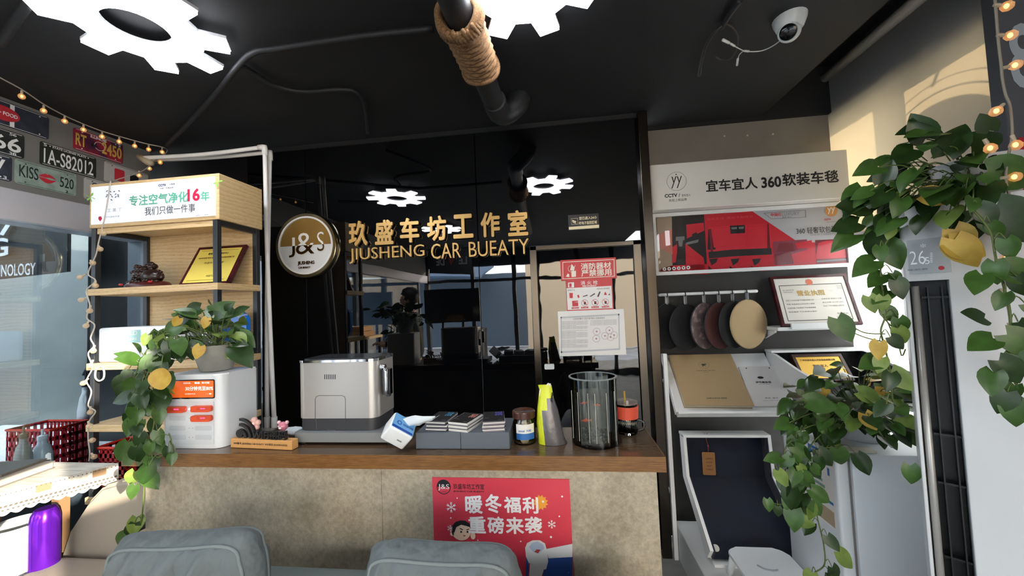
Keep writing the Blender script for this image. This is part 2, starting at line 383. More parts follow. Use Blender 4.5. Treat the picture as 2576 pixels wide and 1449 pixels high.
# waste pipe wound with rope
pp = thing('ceiling_pipe', 'black waste pipe with a rope-wound middle running to the wall', 'pipe', (-.3, 1.4, 2.55))
zc = 2.545; rp = .052
b = MB(); b.tube([(-.335, -.6, zc), (-.30, 1.25, zc), (-.27, 1.88, zc)], rp, 20); b.build('pipe', M('pipe_black', '1f2124', .5), pp, 40)
b = MB(); b.tube(smoothpath([(-.268, 1.84, zc), (-.262, 1.95, zc), (-.23, 2.00, zc + .01), (-.17, 2.02, zc + .06), (-.15, 2.03, 2.66)], 5), [.06] * 21, 18); b.build('elbow', M('pipe_black', '1f2124', .5), pp, 40)
ROPE = M('jute_rope', '8e6b48', .9, var=(160, '6a4c30', .35, .65))
b = MB(); rope = []
N = 15
for i in range(N * 24):
    t = i / (N * 24); a = 2 * math.pi * i / 24; y = 1.265 + .31 * t; q = rp + .016 + .003 * math.sin(i * 1.7)
    rope.append(Vector((lerp(-.300, -.284, t) + q * math.cos(a), y, zc + q * math.sin(a))))
b.tube(rope, .0125, 7)
for y, x, g in ((1.262, -.3005, .02), (1.29, -.2995, .028), (1.572, -.284, .022)):
    b.tube([Vector((x + (rp + g) * math.cos(k * math.pi / 16), y + .012 * math.sin(k * math.pi / 8 + y * 9), zc + (rp + g) * math.sin(k * math.pi / 16))) for k in range(32)], .014, 7, True)
for k in range(14):   # folded strands at the loose end
    a = R(-150 + k * 9); b.tube([(-.300 + .08 * math.cos(a), 1.25 + .01 * math.sin(k * 2.1), zc + .08 * math.sin(a)), (-.300 + .088 * math.cos(a + .15), 1.29, zc + .088 * math.sin(a + .15))], .009, 6)
b.build('rope_wrap', ROPE, pp, True, 'brown jute rope wound round the pipe')
# thin black conduits on the ceiling
def conduit(px, z, r, label):
    b = MB(); b.tube(smoothpath([PZ(x, y, z) for x, y in px], 5), r, 8)
    tag(b.build('ceiling_conduit', M('conduit_grey', '1d1e21', .6), None, True), label, 'conduit', None, None)
conduit([(1090, 72), (900, 92), (700, 122), (640, 132), (600, 165), (540, 240), (470, 315), (420, 365)], 2.62, .013, 'black conduit bending from behind the pipe down to the left corner')
conduit([(600, 160), (640, 185), (690, 215), (760, 230), (860, 225), (900, 235), (918, 270), (925, 335)], 2.635, .011, 'black conduit curving over the lettered wall towards its top edge')
conduit([(75, 0), (40, 50), (0, 110)], 2.62, .016, 'black conduit in the corner left of the gear lights')
conduit([(1862, 0), (1840, 30), (1815, 70)], 2.64, .012, 'short black conduit above the coiled camera cable')
b = MB(); q = [PZ(x, y, 2.635) for x, y in [(1822, 62), (1790, 85), (1770, 120), (1760, 160), (1756, 190), (1762, 185), (1766, 150), (1785, 95), (1822, 62), (1850, 75), (1856, 105), (1840, 140), (1815, 150), (1800, 140)]]
for i, p in enumerate(q): p.z -= .004 * (i % 4)
b.tube(smoothpath(q, 5), .0035, 6)
tag(b.build('coiled_cable', M('cable_black', '3a3733', .6), None, True), 'loose coil of black cable hanging from the ceiling left of the dome camera', 'cable')
# dome camera
sc_ = thing('security_camera', 'white dome security camera with a dangling white lead on the ceiling', 'camera', (1.05, 1.66, 2.66))
c = PZ(1988, 72, 2.615)
b = MB(); b.lathe([(0, .045), (.062, .045), (.060, .03), (.048, .0), (.040, -.008), (0, -.008)], c, 24); b.build('base', WPLAS, sc_, 40)
dv = (CAM - c + Vector((-.25, .15, 0))).normalized(); cb = c + Vector((-.004, 0, -.012))
b = MB(); b.ball(cb, .042, 20); b.build('ball', WPLAS, sc_, True)
rq = dv.to_track_quat('Z', 'Y').to_matrix()
b = MB(); b.lathe([(0, .044), (.022, .043), (.030, .038), (.031, .030), (.0, .028)], cb, 24, rq); b.build('lens', M('lens_black', '0a0a0c', .1), sc_, 40)
b = MB(); b.lathe([(.030, .030), (.036, .032), (.040, .022), (.036, .015)], cb, 24, rq); b.build('lens_ring', WPLAS, sc_, 40)
b = MB(); q = smoothpath([PZ(x, y, 2.60) for x, y in [(1968, 98), (1945, 115), (1915, 128), (1878, 129), (1855, 120), (1828, 103)]], 5); b.tube(q, .0022, 6)
b.tube(smoothpath([PZ(x, y, 2.60) for x, y in [(1870, 128), (1860, 138), (1856, 150)]], 4), .0018, 6)
for (xa, ya), (xb, yb), r in (((1848, 116), (1838, 110), .0045), ((1834, 108), (1818, 100), .006), ((1884, 129), (1872, 128), .0045), ((1856, 148), (1854, 164), .005)):
    b.tube([PZ(xa, ya, 2.60), PZ(xb, yb, 2.60)], r, 8)
b.build('lead', M('white_cable', 'e6e6e4', .4), sc_, True)

# ------------------------------------------------------------------ string lights
def bulbs(name, label, wirepts, bpts, wirecol, lit):
    t = thing(name, label, 'string lights', wirepts[0])
    b = MB(); b.tube(smoothpath(wirepts, 6), .0030, 6); b.build('wire', M('wire_' + wirecol, wirecol, .5), t, True)
    GB = murky('bulb_glass', 'ffe6c4', .4) if 'bulb_glass' not in MATS else MATS['bulb_glass']
    FIL = M('filament', 'ffd9a0', .5, emit='ffb45a', es=lit); DIM = M('filament_unlit', 'd8b890', .4)
    for p, d in bpts:
        d = Vector(d).normalized(); rq = d.to_track_quat('Z', 'Y').to_matrix()
        b = MB(); b.lathe([(.0, 0), (.0042, 0), (.0048, .012), (.0038, .016), (0, .016)], p, 8, rq); so = b.build('bulb_socket', M('socket', 'b8a890', .5), t, 40)
        b = MB(); b.lathe([(.003, .014), (.009, .019), (.0125, .027), (.0105, .036), (.004, .041), (0, .0415)], p, 12, rq)
        for k in range(5): b.lathe([(.0124, .0265), (.0128, .0275), (.0124, .0285)], p, 12, rq) if k == 0 else None
        bu = b.build('bulb', GB, t, True); b = MB(); b.ball(Vector(p) + d * .027, .0048, 8, (1, 1, 1.4)); b.build('filament', DIM if (p.x < -2 and p.z < 2.2) else FIL, bu, True)
DN = (0, 0, -1)
zA = 2.60
wa = [PZ(x, y, zA) for x, y in [(-40, 170), (0, 195), (55, 225), (110, 262), (163, 291), (210, 312), (257, 330), (300, 343), (339, 354), (374, 363), (408, 370)]]
wb = [PY(421, 378, 2.14), PY(410, 392, 2.1), PY(385, 408, 2.05), PY(368, 424, 2.0), PY(345, 436, 1.9), PY(285, 455, 1.72)]
hz = 1.615
wc = [PY(x, y, hz) for x, y in [(278, 459), (272, 500), (263, 550), (256, 578), (248, 610), (242, 640), (232, 662), (222, 690), (240, 706), (218, 730), (222, 752), (226, 770), (219, 800), (238, 818), (228, 850), (236, 870), (222, 890), (232, 925), (218, 958), (230, 985), (222, 1020), (240, 1035), (224, 1062), (222, 1100), (226, 1140), (224, 1160)]]
bp = [(PZ(x, y, zA - .004), DN) for x, y in [(55, 228), (110, 265), (163, 292), (210, 314), (257, 332), (300, 345), (339, 356), (374, 365), (408, 372)]]
bp += [(PY(x, y, Y), DN) for x, y, Y in [(403, 398, 2.1), (376, 413, 2.04), (350, 430, 1.95)]]
bp += [(PY(x, y, hz), (dx, -.2, dz)) for x, y, dx, dz in [(256, 578, .5, -.6), (248, 618, .5, -.5), (228, 655, .6, -.4), (216, 690, -.6, -.4), (240, 706, .3, -.8), (220, 748, -.6, -.3), (228, 768, .1, -1), (224, 806, -.3, -.9), (238, 868, 0, -1), (234, 905, -.2, -1), (222, 952, -.5, -.6), (228, 1022, .2, -1), (222, 1060, .5, -.5), (224, 1108, .9, .1), (230, 1140, .8, -.5)]]
bulbs('string_lights', 'fairy light string from the left ceiling edge down the wooden shelf post', wa + wb + wc, bp, 'b9b0a4', 2.2)
ys = 1.09
wd = [PY(x, y, ys) for x, y in [(2498, -60), (2503, 0), (2508, 60), (2512, 110), (2518, 160), (2522, 200), (2530, 238), (2540, 262), (2545, 300), (2546, 345), (2535, 400), (2530, 450), (2540, 500), (2538, 545), (2530, 600), (2526, 640), (2532, 690), (2528, 735), (2538, 780), (2542, 820), (2536, 870), (2534, 930), (2545, 990)]]
bp = [(PY(x, y, ys), (dx, -.1, dz)) for x, y, dx, dz in [(2500, 12, .8, -.3), (2508, 88, .8, -.2), (2520, 172, .8, .1), (2524, 262, -.7, -.6), (2546, 340, .1, -1), (2476, 350, .3, -.9), (2518, 448, .9, 0), (2538, 540, .2, -.9), (2522, 625, .1, -1), (2520, 725, 0, -1), (2538, 812, .3, -.9), (2546, 905, .5, -.8)]]
bulbs('string_lights', 'fairy light string hanging beside the tall air conditioner and its plant', wd, bp, '8f8878', 4)

# ================================================================== LEFT SIDE
UL, NL = VY, VX            # on the left wall: reading direction is +Y, outward is +X
def plate(y, z, label, base, border, draw, w=.25, h=.128):
    t = thing('license_plate', label, 'license plate', (WL, y, z), 0, 'license plates on the left wall')
    c = Vector((WL + .001, y, z))
    b = MB(); b.rrect(c, UL, VZ, w, h, .012, VX * .003); b.build('plate', base, t)
    b = MB()
    c2 = c + VX * .0035
    if border: 
        for zz in (-h / 2 + .006, h / 2 - .006): b.face([c2 + UL * sy * (w / 2 - .01) + VZ * (zz + dz) for sy, dz in ((-1, -.001), (1, -.001), (1, .001), (-1, .001))], 0)
        for sy in (-1, 1):
            for sz in (-1, 1): b.disc(c2 + UL * sy * w * .34 + VZ * sz * h * .38, UL, VZ, .0035, 8, 0)
    def tx(s, u, v, ww, hh, mi=0, bold=0): b.text(s, c2 + UL * u * w + VZ * v * h, UL, VZ, ww * w, hh * h, .0012, bold, mi)
    draw(b, tx, c2, w, h); b.build('lettering', [border or PAPER, RED, M('gold_print', 'd8b45a'), INK], t)
PB = M('plate_black', '1c2022', .45, var=(40, '2a302e', .4, .6)); PG = M('plate_green_grey', '9aaa9f', .5, var=(30, '87978b', .4, .6)); PGR = M('plate_dark_green', '262c24', .45)
PR = M('plate_red', 'a02438', .5, var=(9, '4a2440', .45, .62)); PW = M('plate_white', 'b5b2ac', .5); PN = M('plate_navy', '2a2f3a', .5, var=(20, '343a46', .4, .6))
def d1(b, tx, c, w, h):
    tx('RT', -.36, .0, .20, .56, 2, .02); tx('2450', .26, -.0, .42, .58, 2, .02); tx('ILLINOIS', -.02, .36, .32, .13, 0, .02)
    b.ring(c + VX * .001, UL, VZ, .024, .003, 20, 0); tx('66', -.11, -.02, .1, .2, 3, .02); tx('26', .42, .36, .05, .1, 0)
plate(1.948, 2.575, 'red license plate with yellow RT 2450', PR, PAPER, d1)
def d2(b, tx, c, w, h): tx('1A-S82012', 0, -.08, .88, .64, 0, .006); tx('STATE LICENSE PLATE', 0, .38, .6, .09, 0); tx('5', -.42, .38, .05, .12, 0)
plate(1.808, 2.432, 'black license plate with white 1A-S82012', PGR, PAPER, d2)
def d3(b, tx, c, w, h):
    tx('KISS', -.29, .06, .29, .5, 0, .005); tx('520', .33, .0, .24, .46, 0, .005); tx('2', .33, -.38, .04, .12, 0)
    for k, (s, zz) in enumerate(((1, .006), (-1, -.006))):
        o = []
        for i in range(17):
            a = i / 16; u = (a - .5) * .30; bow = math.sin(a * math.pi)
            o.append((u, .17 * bow - (.05 if s > 0 and abs(a - .5) < .06 else 0)))
        pts = [c + VX * .001 + UL * u * w + VZ * (s * q * h * (1 if s > 0 else 1.15) + zz * .4) for u, q in o] + [c + VX * .001 + UL * (u * .86) * w + VZ * (zz * (.6 + .4 * math.sin(u * 22))) for u, q in o[::-1][1:-1]]
        b.face(pts, 1)
plate(1.714, 2.297, 'pale green license plate with KISS, red lips and 520', PG, M('plate_ink', '22302c'), d3)
def d4(b, tx, c, w, h): tx('BR66', .0, -.03, .9, .58, 0, .015); tx('56', .33, .38, .1, .11, 0); tx('38', .33, -.40, .1, .11, 0)
plate(1.498, 2.432, 'black license plate ending in white R66', PB, PAPER, d4)
def d5(b, tx, c, w, h): tx('NEW', .0, .02, .8, .60, 0, .02); tx('3', .40, -.38, .05, .12, 0)
plate(1.455, 2.297, 'black license plate ending in white W', PN, PAPER, d5)
def d6(b, tx, c, w, h):
    for u in (-.42, -.10): b.face([c + UL * (u + du) * w + VZ * dz * h for du, dz in ((-.035, -.45), (.035, -.45), (.035, .45), (-.035, .45))], 0)
    b.disc(c + VX * .0006 + UL * (-.25 * w), UL, VZ, w * .27, 24, 1, h * .30); b.text('GAS + FOOD', c + VX * .001 - UL * .25 * w, UL, VZ, w * .46, h * .15, .001, .02, 0)
plate(1.60, 2.578, 'dark plate with a red oval GAS + FOOD badge', PN, PAPER, d6, .235)
def d7(b, tx, c, w, h):
    b.rrect(c - UL * .18 * w, UL, VZ, .22 * w, .6 * h, .008, VX * .001, 1); b.rrect(c + UL * .16 * w, UL, VZ, .2 * w, .45 * h, .008, VX * .001, 3)
plate(2.10, 2.432, 'faded white license plate with a red square, half behind the sign box', PW, M('plate_ink', '22302c'), d7)
def d8(b, tx, c, w, h): tx('C', -.3, .2, .1, .3, 0)
plate(2.00, 2.297, 'white license plate mostly hidden behind the light box of the wooden shelf', PW, M('plate_ink', '22302c'), d8)

# ---- wooden display shelf with a light box on top
sx0, sx1, sy0, sy1 = -2.395, -1.645, 1.655, 1.935
sh = thing('display_shelf', 'light wood and black steel shelf with a lit sign box on top', 'shelf', ((sx0 + sx1) / 2, 1.8, 0))
zt, zb = 2.218, 1.985
b = MB(); b.box((sx0, sy0 + .004, zb), (sx1, sy1, zt), .003); b.build('sign_box', OAK, sh)
YF = sy0
b = MB(); b.box((sx0 + .018, YF - .002, zb + .018), (sx1 - .018, YF + .006, zt - .018)); panel = b.build('sign_panel', M('lit_sign', 'f2f5fa', .4, emit='f4f8ff', es=.12), sh)
b = MB(); Y = YF - .0035
b.tpx('专注空气净化', 398, 500, 148, 27, Y, .0006, .016, 0); b.tpx('16', 487, 490, 31, 32, Y, .0006, .03, 1); b.tpx('年', 516, 493, 22, 24, Y, .0006, .016, 0)
b.tpx('我们只做一件事', 427, 527, 127, 21, Y, .0006, 0, 2); b.tpx('CCTV', 408, 466, 19, 6, Y, .0006, .03, 3); b.tpx('元氣素', 433, 463, 14, 4, Y, .0005, 0, 2); b.tpx('中国一件事品牌', 419, 473, 34, 3, Y, .0005, 0, 2)
for x, y in ((497, 542), (519, 540)): b.flat([(x - 5, y), (x + 5, y - 1), (x + 5, y), (x - 5, y + 1)], Y, 2)
for i in range(14):
    x, y = 270 + (i % 4) * 10 + random.uniform(-3, 3), 482 + (i // 4) * 7 + random.uniform(-2, 2)
    a = random.uniform(.3, .9) * (1 if i % 2 else -1); b.flat([(x - 3, y - 3 * a), (x, y - 1.6), (x + 3, y + 3 * a), (x, y + 1.6)], Y, 2)
b.flat([(248, 545), (254, 544), (257, 550), (252, 557), (247, 551)], Y, 1)
for x0, y0, s in ((228, 496, 1), (548, 458, -1)):
    for a in (20, 80, 140, 200, 300): b.flat([(x0, y0), (x0 + 9 * math.cos(R(a)) * s - 2, y0 + 9 * math.sin(R(a)) - 2), (x0 + 13 * math.cos(R(a)) * s, y0 + 13 * math.sin(R(a))), (x0 + 9 * math.cos(R(a)) * s + 2, y0 + 9 * math.sin(R(a)) + 2)], Y, 4)
b.tpx('工 美 丁', 288, 528, 36, 9, Y, .0005, 0, 5); b.tpx('空气净化专家', 283, 545, 36, 4, Y, .0005, 0, 5)
b.build('sign_lettering', [M('green_print', '5fb596'), M('crimson_print', 'd0204a'), M('grey_print', '4a4a52'), M('navy_print', '202868'), M('leaf_print', '8ccf58'), M('pale_grey_print', 'b4b8c0')], panel)
b = MB(); b.box((sx0 + .02, sy1 - .012, .55), (sx1 - .02, sy1 - .004, zb - .001)); b.build('back_panel', OAK, sh)
PST = M('black_steel_post', '24272b', .45)
for x in (sx0 + .012, sx1 - .037):
    for y in (sy0 + .005, sy1 - .03): MB().box((x, y, 0), (x + .025, y + .025, zb - .001), .001, seg=1).build('post', PST, sh)
for x in (sx0 + .012, sx1 - .037):
    MB().box((x, sy0 + .031, zb - .027), (x + .025, sy1 - .031, zb - .002)).build('side_rail', PST, sh)
MB().box((sx0 + .038, sy0 + .012, zb - .03), (sx1 - .038, sy0 + .028, zb - .002)).build('front_rail', OAK, sh)
for z in (1.668, 1.288, .979, .62):
    MB().box((sx0 + .002, sy0 - .004, z - .034), (sx1 - .004, sy1 - .014, z), .002, seg=1).build('shelf_board', OAK, sh)
# award plaque leaning on the upper board
zS = 1.668
pl = thing('award_plaque', 'gold award plaque in a dark red frame on the upper shelf board', 'plaque', (-1.82, 1.8, zS))
bl_, br_ = Vector((PZ(482, 716, zS + .002).x, 1.755, zS + .001)), Vector((-1.69, 1.755, zS + .001))
bl_ = Vector((-1.985, 1.755, zS + .001)); tl_, tr_ = bl_ + Vector((0, .12, .225)), br_ + Vector((0, .12, .225))
n_ = (br_ - bl_).cross(tl_ - bl_).normalized()
MAH = M('mahogany_frame', '4e1520', .25, var=(20, '3a0d16', .4, .6))
b = MB(); b.prism([bl_, br_, tr_, tl_], -n_ * .016); b.build('frame', MAH, pl)
def on(u, v, d=.0): return lerp(lerp(bl_, br_, u), lerp(tl_, tr_, u), v) + n_ * (.001 + d)
def onquad(b, u0, v0, u1, v1, d, mi): b.face([on(u0, v0, d), on(u1, v0, d), on(u1, v1, d), on(u0, v1, d)], mi)
b = MB(); onquad(b, .06, .07, .94, .93, 0, 0); b.build('gold_plate', M('gold_plate', 'f2dc6a', .35), pl)
b = MB(); uu, vv = br_ - bl_, tl_ - bl_
def tq(s, u, v, w, h, mi=0, bold=0): b.text(s, on(u, v, .0008), uu, vv, w * uu.length, h * vv.length, 0, bold, mi)
tq('最美车主认证服务中心', .5, .80, .42, .055, 0, .02); tq('2020年度最“信息·诚信”口碑广州市最佳信誉门店', .5, .69, .74, .04, 1, .02); tq('玖盛车坊工作室', .5, .56, .40, .05, 0); tq('中国汽车用品', .6, .22, .24, .05, 0)
for v in (.88, .12): onquad(b, .12, v, .88, v + .008, .0006, 1)
b.build('lettering', [INK, M('brown_print', '7a4a18')], pl)
# carved ornament
orn = thing('carved_ornament', 'dark brown carved toad-and-coins ornament on the upper shelf board', 'ornament', (-2.185, 1.775, zS))
BRN = M('carved_wood', '3a241e', .28, var=(40, '1c100d', .35, .6))
c0 = Vector((-2.185, 1.775, zS)); b = MB()
b.lathe([(0, 0), (.118, 0), (.122, .014), (.108, .03), (.085, .036), (0, .04)], c0 + Vector((0, 0, .001)), 18, Matrix.Diagonal((1, .6, 1)))
b.build('base', M('carved_base', '4a1a16', .3), orn, 40)
b = MB()
b.ball(c0 + Vector((-.035, 0, .066)), .05, 14, (1.15, .85, .75)); b.ball(c0 + Vector((.035, -.01, .062)), .048, 14, (1.2, .9, .8))
b.ball(c0 + Vector((.02, 0, .118)), .026, 10, (1.2, .9, .75)); b.ball(c0 + Vector((-.045, 0, .105)), .03, 10, (1.2, .9, .7))
for (bx, bz, rr_, n_b) in ((-.035, .066, .05, 34), (.035, .062, .048, 34), (.02, .118, .026, 14), (-.045, .105, .03, 14), (0, .03, .085, 40)):
    for k in range(n_b):
        d_ = Vector((random.gauss(0, 1), -abs(random.gauss(0, .8)), random.gauss(.2, .8))).normalized()
        q = c0 + Vector((bx + d_.x * rr_ * 1.15, d_.y * rr_ * .75, max(.012, bz + d_.z * rr_ * .75 * (.35 if rr_ > .06 else 1))))
        b.ball(q, random.uniform(.006, .013), 6, (random.uniform(.8, 1.8), 1, random.uniform(.5, 1)))
for x, z in ((-.05, .128), (-.062, .124), (.014, .140), (.028, .142)): b.tube([c0 + Vector((x, -.01, z - .02)), c0 + Vector((x * 1.05, -.014, z))], [.008, .003], 6)
b.build('figure', BRN, orn, True)
b = MB()
b.b.free()
for dx, dz in ((-.10, .022), (.075, .03)): b = MB(); b.ball(c0 + Vector((dx, -.055, dz)), .009, 8, (1.6, .6, .7)); b.build('red_trim', M('red_enamel', 'b01418', .3), orn, True)
# white carton on the middle board, blue tub beside it
zM = 1.288
bx = thing('white_carton', 'glossy white carton with a pale teal label on the middle shelf board', 'carton', (-2.1, 1.76, zM))
b = MB(); b.box((-2.345, 1.665, zM + .001), (-1.90, 1.88, zM + .178), .012, seg=3); b.build('box', M('white_carton', 'f4f5f6', .35), bx, 40)
b = MB(); Y = 1.664; b.flat([(291, 832), (354, 830), (354, 861), (291, 863)], Y, 0); b.tpx('SHIELD', 322, 838, 46, 10, Y - .0005, 0, .02, 1); b.tpx('AIR CARE', 322, 853, 46, 6, Y - .0005, 0, .02, 1)
b.build('label', [M('teal_label', 'a8d4d0', .5), PAPER], bx)
bt = thing('blue_case', 'bright blue moulded case lid standing on the middle shelf board', 'case', (-1.78, 1.85, zM))
c = Vector((-1.765, 1.865, zM + .12)); b = MB(); b.rrect(c, VX, VZ, .21, .235, .06, (0, -.03, 0), 0, 8); b.build('lid', M('blue_plastic', '1878d8', .25), bt, 40)
b = MB(); b.rrect(c + Vector((0, -.031, -.02)), VX, VZ, .15, .13, .03, (0, -.004, 0), 0, 6); b.build('recess', M('blue_plastic2', '1466bc', .3), bt, 40)
b = MB(); b.tpx('AUTO CARE', 606, 792, 34, 4, 1.833, 0, 0, 0); b.tpx('www', 610, 800, 20, 3, 1.833, 0, 0, 0); b.build('lettering', PAPER, bt)
bg_ = thing('plastic_bag', 'crumpled clear plastic bag slumped before the blue case', 'bag', (-1.80, 1.76, zM))
b = MB(); b.ball((-1.81, 1.75, zM + .075), .075, 16, (.95, .7, .98)); 
for v in b.b.verts: v.co += Vector((random.uniform(-1, 1), random.uniform(-1, 1), random.uniform(-1, 1))) * .012; v.co.z = max(v.co.z, zM + .001)
b.build('film', pane('bag_film', 'dfe6f2', .25), bg_, True)
# charging cable loop under the middle board
b = MB(); b.tube(smoothpath([PY(x, y, 1.645) for x, y in [(250, 922), (241, 932), (240, 950), (249, 958), (260, 952), (262, 935), (256, 922)]], 5), .004, 6, True)
tag(b.build('cable_loop', M('white_cable', 'e6e6e4', .4), None, True), 'white cable looped under the middle shelf board', 'cable')
# cleaning caddy and bottles
def basket(cx, cy, z, label, w=.19, d=.14, h=.175):
    t = thing('red_basket', label, 'basket', (cx, cy, z), 0, 'red perforated baskets')
    RB = M('red_plastic', 'b01824', .35)
    b = MB(); n = 7
    for (ox, oy, ux, uy, L) in ((-w / 2, -d / 2, 1, 0, w), (w / 2, -d / 2, 0, 1, d), (w / 2, d / 2, -1, 0, w), (-w / 2, d / 2, 0, -1, d)):
        o = Vector((cx + ox, cy + oy, z)); u = Vector((ux, uy, 0)); nn = Vector((-uy, ux, 0)) * .004
        m = max(3, int(L / .026)); rows = 5; cw = L / m
        for k in range(m + 1):
            a = max(0, k * cw - .007); e = min(L, k * cw + .007); b.prism([o + u * a, o + u * e, o + u * e + VZ * h, o + u * a + VZ * h], nn)
        for r_ in range(rows + 1):
            q = r_ * h / rows; lo, hi = max(0, q - .011), min(h, q + .011)
            b.prism([o + VZ * lo, o + u * L + VZ * lo, o + u * L + VZ * hi, o + VZ * hi], nn)
    b.box((cx - w / 2, cy - d / 2, z), (cx + w / 2, cy + d / 2, z + .004)); b.build('wall', RB, t)
    b = MB(); 
    for q in ((-1, 0), (1, 0)): pass
    pts = [(cx - w / 2, cy - d / 2), (cx + w / 2, cy - d / 2), (cx + w / 2, cy + d / 2), (cx - w / 2, cy + d / 2)]
    b.tube([Vector((x, y, z + h)) for x, y in pts], .007, 6, True); b.build('rim', M('red_rim', 'd8301c', .35), t)
basket(-2.285, 1.755, .655, 'red perforated basket under the lowest visible shelf board', .17, .15, .20)
basket(-3.05, 1.93, .622, 'red perforated basket behind the left glass, beside spray bottles', .30, .18, .27)  # added basket standing in for the first basket's reflection in the glass
def bottle(x, y, z, label, col, cap, h, r, nm='pump_bottle', pump=True):
    t = thing(nm, label, 'bottle', (x, y, z), 0, 'cleaning bottles behind the left glass')
    b = MB(); b.lathe([(0, 0), (r, 0), (r, h * .55), (r * .75, h * .68), (r * .45, h * .74), (r * .45, h * .8), (0, h * .8)], (x, y, z), 18); b.build('body', M('bottle_' + col, col, .35), t, 40)
    b = MB(); b.lathe([(0, h * .8), (r * .5, h * .8), (r * .5, h * .86), (r * .15, h * .88), (r * .15, h * .97), (0, h * .97)], (x, y, z), 12)
    if pump: b.tube(smoothpath([(x - r * .5, y, z + h * .93), (x, y, z + h * .985), (x + r * .6, y - .01, z + h * 1.0), (x + r * 1.4, y - .02, z + h * .97)], 4), .008, 6)
    b.build('pump_head', M('cap_' + cap, cap, .4), t, 40)
    b = MB(); b.lathe([(r * 1.005, h * .12), (r * 1.005, h * .48)], (x, y, z), 18); b.build('label', M('bottle_label', 'd4d6d8', .5), t, True)
for px, py, Y, lab, c1, c2, h, r_, pm in ((58, 1165, 1.62, 'grey trigger bottle at the far left, behind the glass wall', 'a7a39c', '8e7a5c', .20, .032, 0), (106, 1165, 1.66, 'translucent white bottle in front of the red basket behind the glass wall', 'c9ccd2', 'e0e2e4', .19, .04, 0), (121, 1062, 1.80, 'white bottle with a black pump standing above the red basket behind the glass', 'e8ecec', '202428', .27, .036, 1)):
    p = PX(px, py, -2.80 if pm == 0 else -3.0)
    if pm: p = Vector((-3.03, 2.09, .93))
    z0 = .622 if not pm else .622
    bottle(p.x, p.y, z0, lab, c1, c2, (p.z - z0) + h, r_, 'pump_bottle' if pm else 'spray_bottle', bool(pm))
# black banner sign beyond the glass
bs = thing('hanging_banner', 'black banner sign lettered TECHNOLOGY seen through the left glass', 'banner', (-3.6, 2.2, 1.83))
a_, b_, c_, d_ = Vector((-4.6, 2.2, 1.80)), Vector((-3.35, 2.2, 1.855)), Vector((-3.35, 2.2, 2.30)), Vector((-4.6, 2.2, 2.30))
b = MB(); quad(b, a_, b_, c_, d_, -.02); b.build('panel', M('banner_black', '1e2227', .45), bs)
b = MB(); Y = 2.178; b.tpx('TECHNOLOGY', 20, 680, 138, 30, Y, .001, .012); b.tpx('G', -2, 622, 46, 46, Y, .001, .02); b.tpx('7', 16, 572, 40, 40, Y, .001, .03); b.build('lettering', M('banner_white', 'e8ecf0'), bs)
b = MB(); b.tube([PY(145, 532, 2.15), PY(222, 592, 2.15)], .006, 6); tag(b.build('steel_cable', INK, None), 'thin dark cable slanting beside the black banner', 'cable')

# ---- white pvc frame leaning against the gloss wall
pv = thing('pvc_frame', 'folded white plastic tube frame leaning beside the gold logo', 'frame', (-1.75, 2.1, 0))
PV = M('ivory_tube', 'faf6f0', .4); r_ = .0125
A, B_, C_ = PY(352, 398, 2.02), PY(666, 370, 2.07), PY(690, 1062, 2.02); A2, B2, C2 = PY(360, 402, 2.10), PY(679, 383, 2.12), PY(672, 1062, 2.02)
for P, Q, nm in ((A, B_, 'crossbar'), (B_, C_, 'upright'), (A2, B2, 'crossbar'), (B2, C2, 'upright')):
    b = MB(); m = lerp(P, Q, .5) + (VZ * -.012 if nm == 'crossbar' else VX * -.008)
    b.tube(smoothpath([P, m, Q], 6), r_, 12); b.build(nm, PV, pv, True)
for P in (B_, B2):
    b = MB(); b.tube([P - VX * .04, P - VX * .012, P, P - VZ * .012, P - VZ * .05], .0165, 12); b.build('elbow', PV, pv, True)
for P, T in ((C_, -.36), (C2, -.36)):
    b = MB(); b.tube([P + VZ * .03, P - VZ * .03], .0165, 12); b.tube([P - VZ * .03, Vector((P.x, P.y, .0))], r_, 12); b.build('foot_tube', PV, pv, 40)
b = MB(); b.tube([A + VZ * .012 - VX * .01, A - VZ * .03 + VX * .06, A - VZ * .045 + VX * .09], [.016, .022, .012], 8); b.build('tape_wrap', M('tape', 'b7a68c', .7), pv, True)

# ---- table with lace cloth, albums on it
zT = .84
tb = thing('side_table', 'table under a white lace cloth at the lower left', 'table', (-2.35, 1.2, 0))
TP = [Vector((-2.045, 1.535, zT)), Vector((-2.36, .97, zT)), Vector((-2.72, .97, zT)), Vector((-2.72, 1.545, zT))]
b = MB(); b.prism([p - VZ * .004 for p in TP], (0, 0, -.03)); b.build('table_top', M('table_wood', '8a6a4a', .5), tb)
for x, y in ((-2.30, 1.50), (-2.38, 1.03), (-2.68, 1.01), (-2.68, 1.5)): MB().box((x - .02, y - .02, 0), (x + .02, y + .02, zT - .035)).build('leg', M('table_wood', '8a6a4a', .5), tb)
tc_ = thing('tablecloth', 'white striped tablecloth with a scalloped lace hem', 'tablecloth', (-2.3, 1.25, zT))
LACE = M('table_linen', 'd6d0c4', .85, var=(14, 'bcb3a4', .42, .62, (.6, 4, 1)))
b = MB(); b.prism([p + VZ * -.003 for p in TP], (0, 0, .005)); b.build('cloth', LACE, tc_)
b = MB(); b2 = MB()
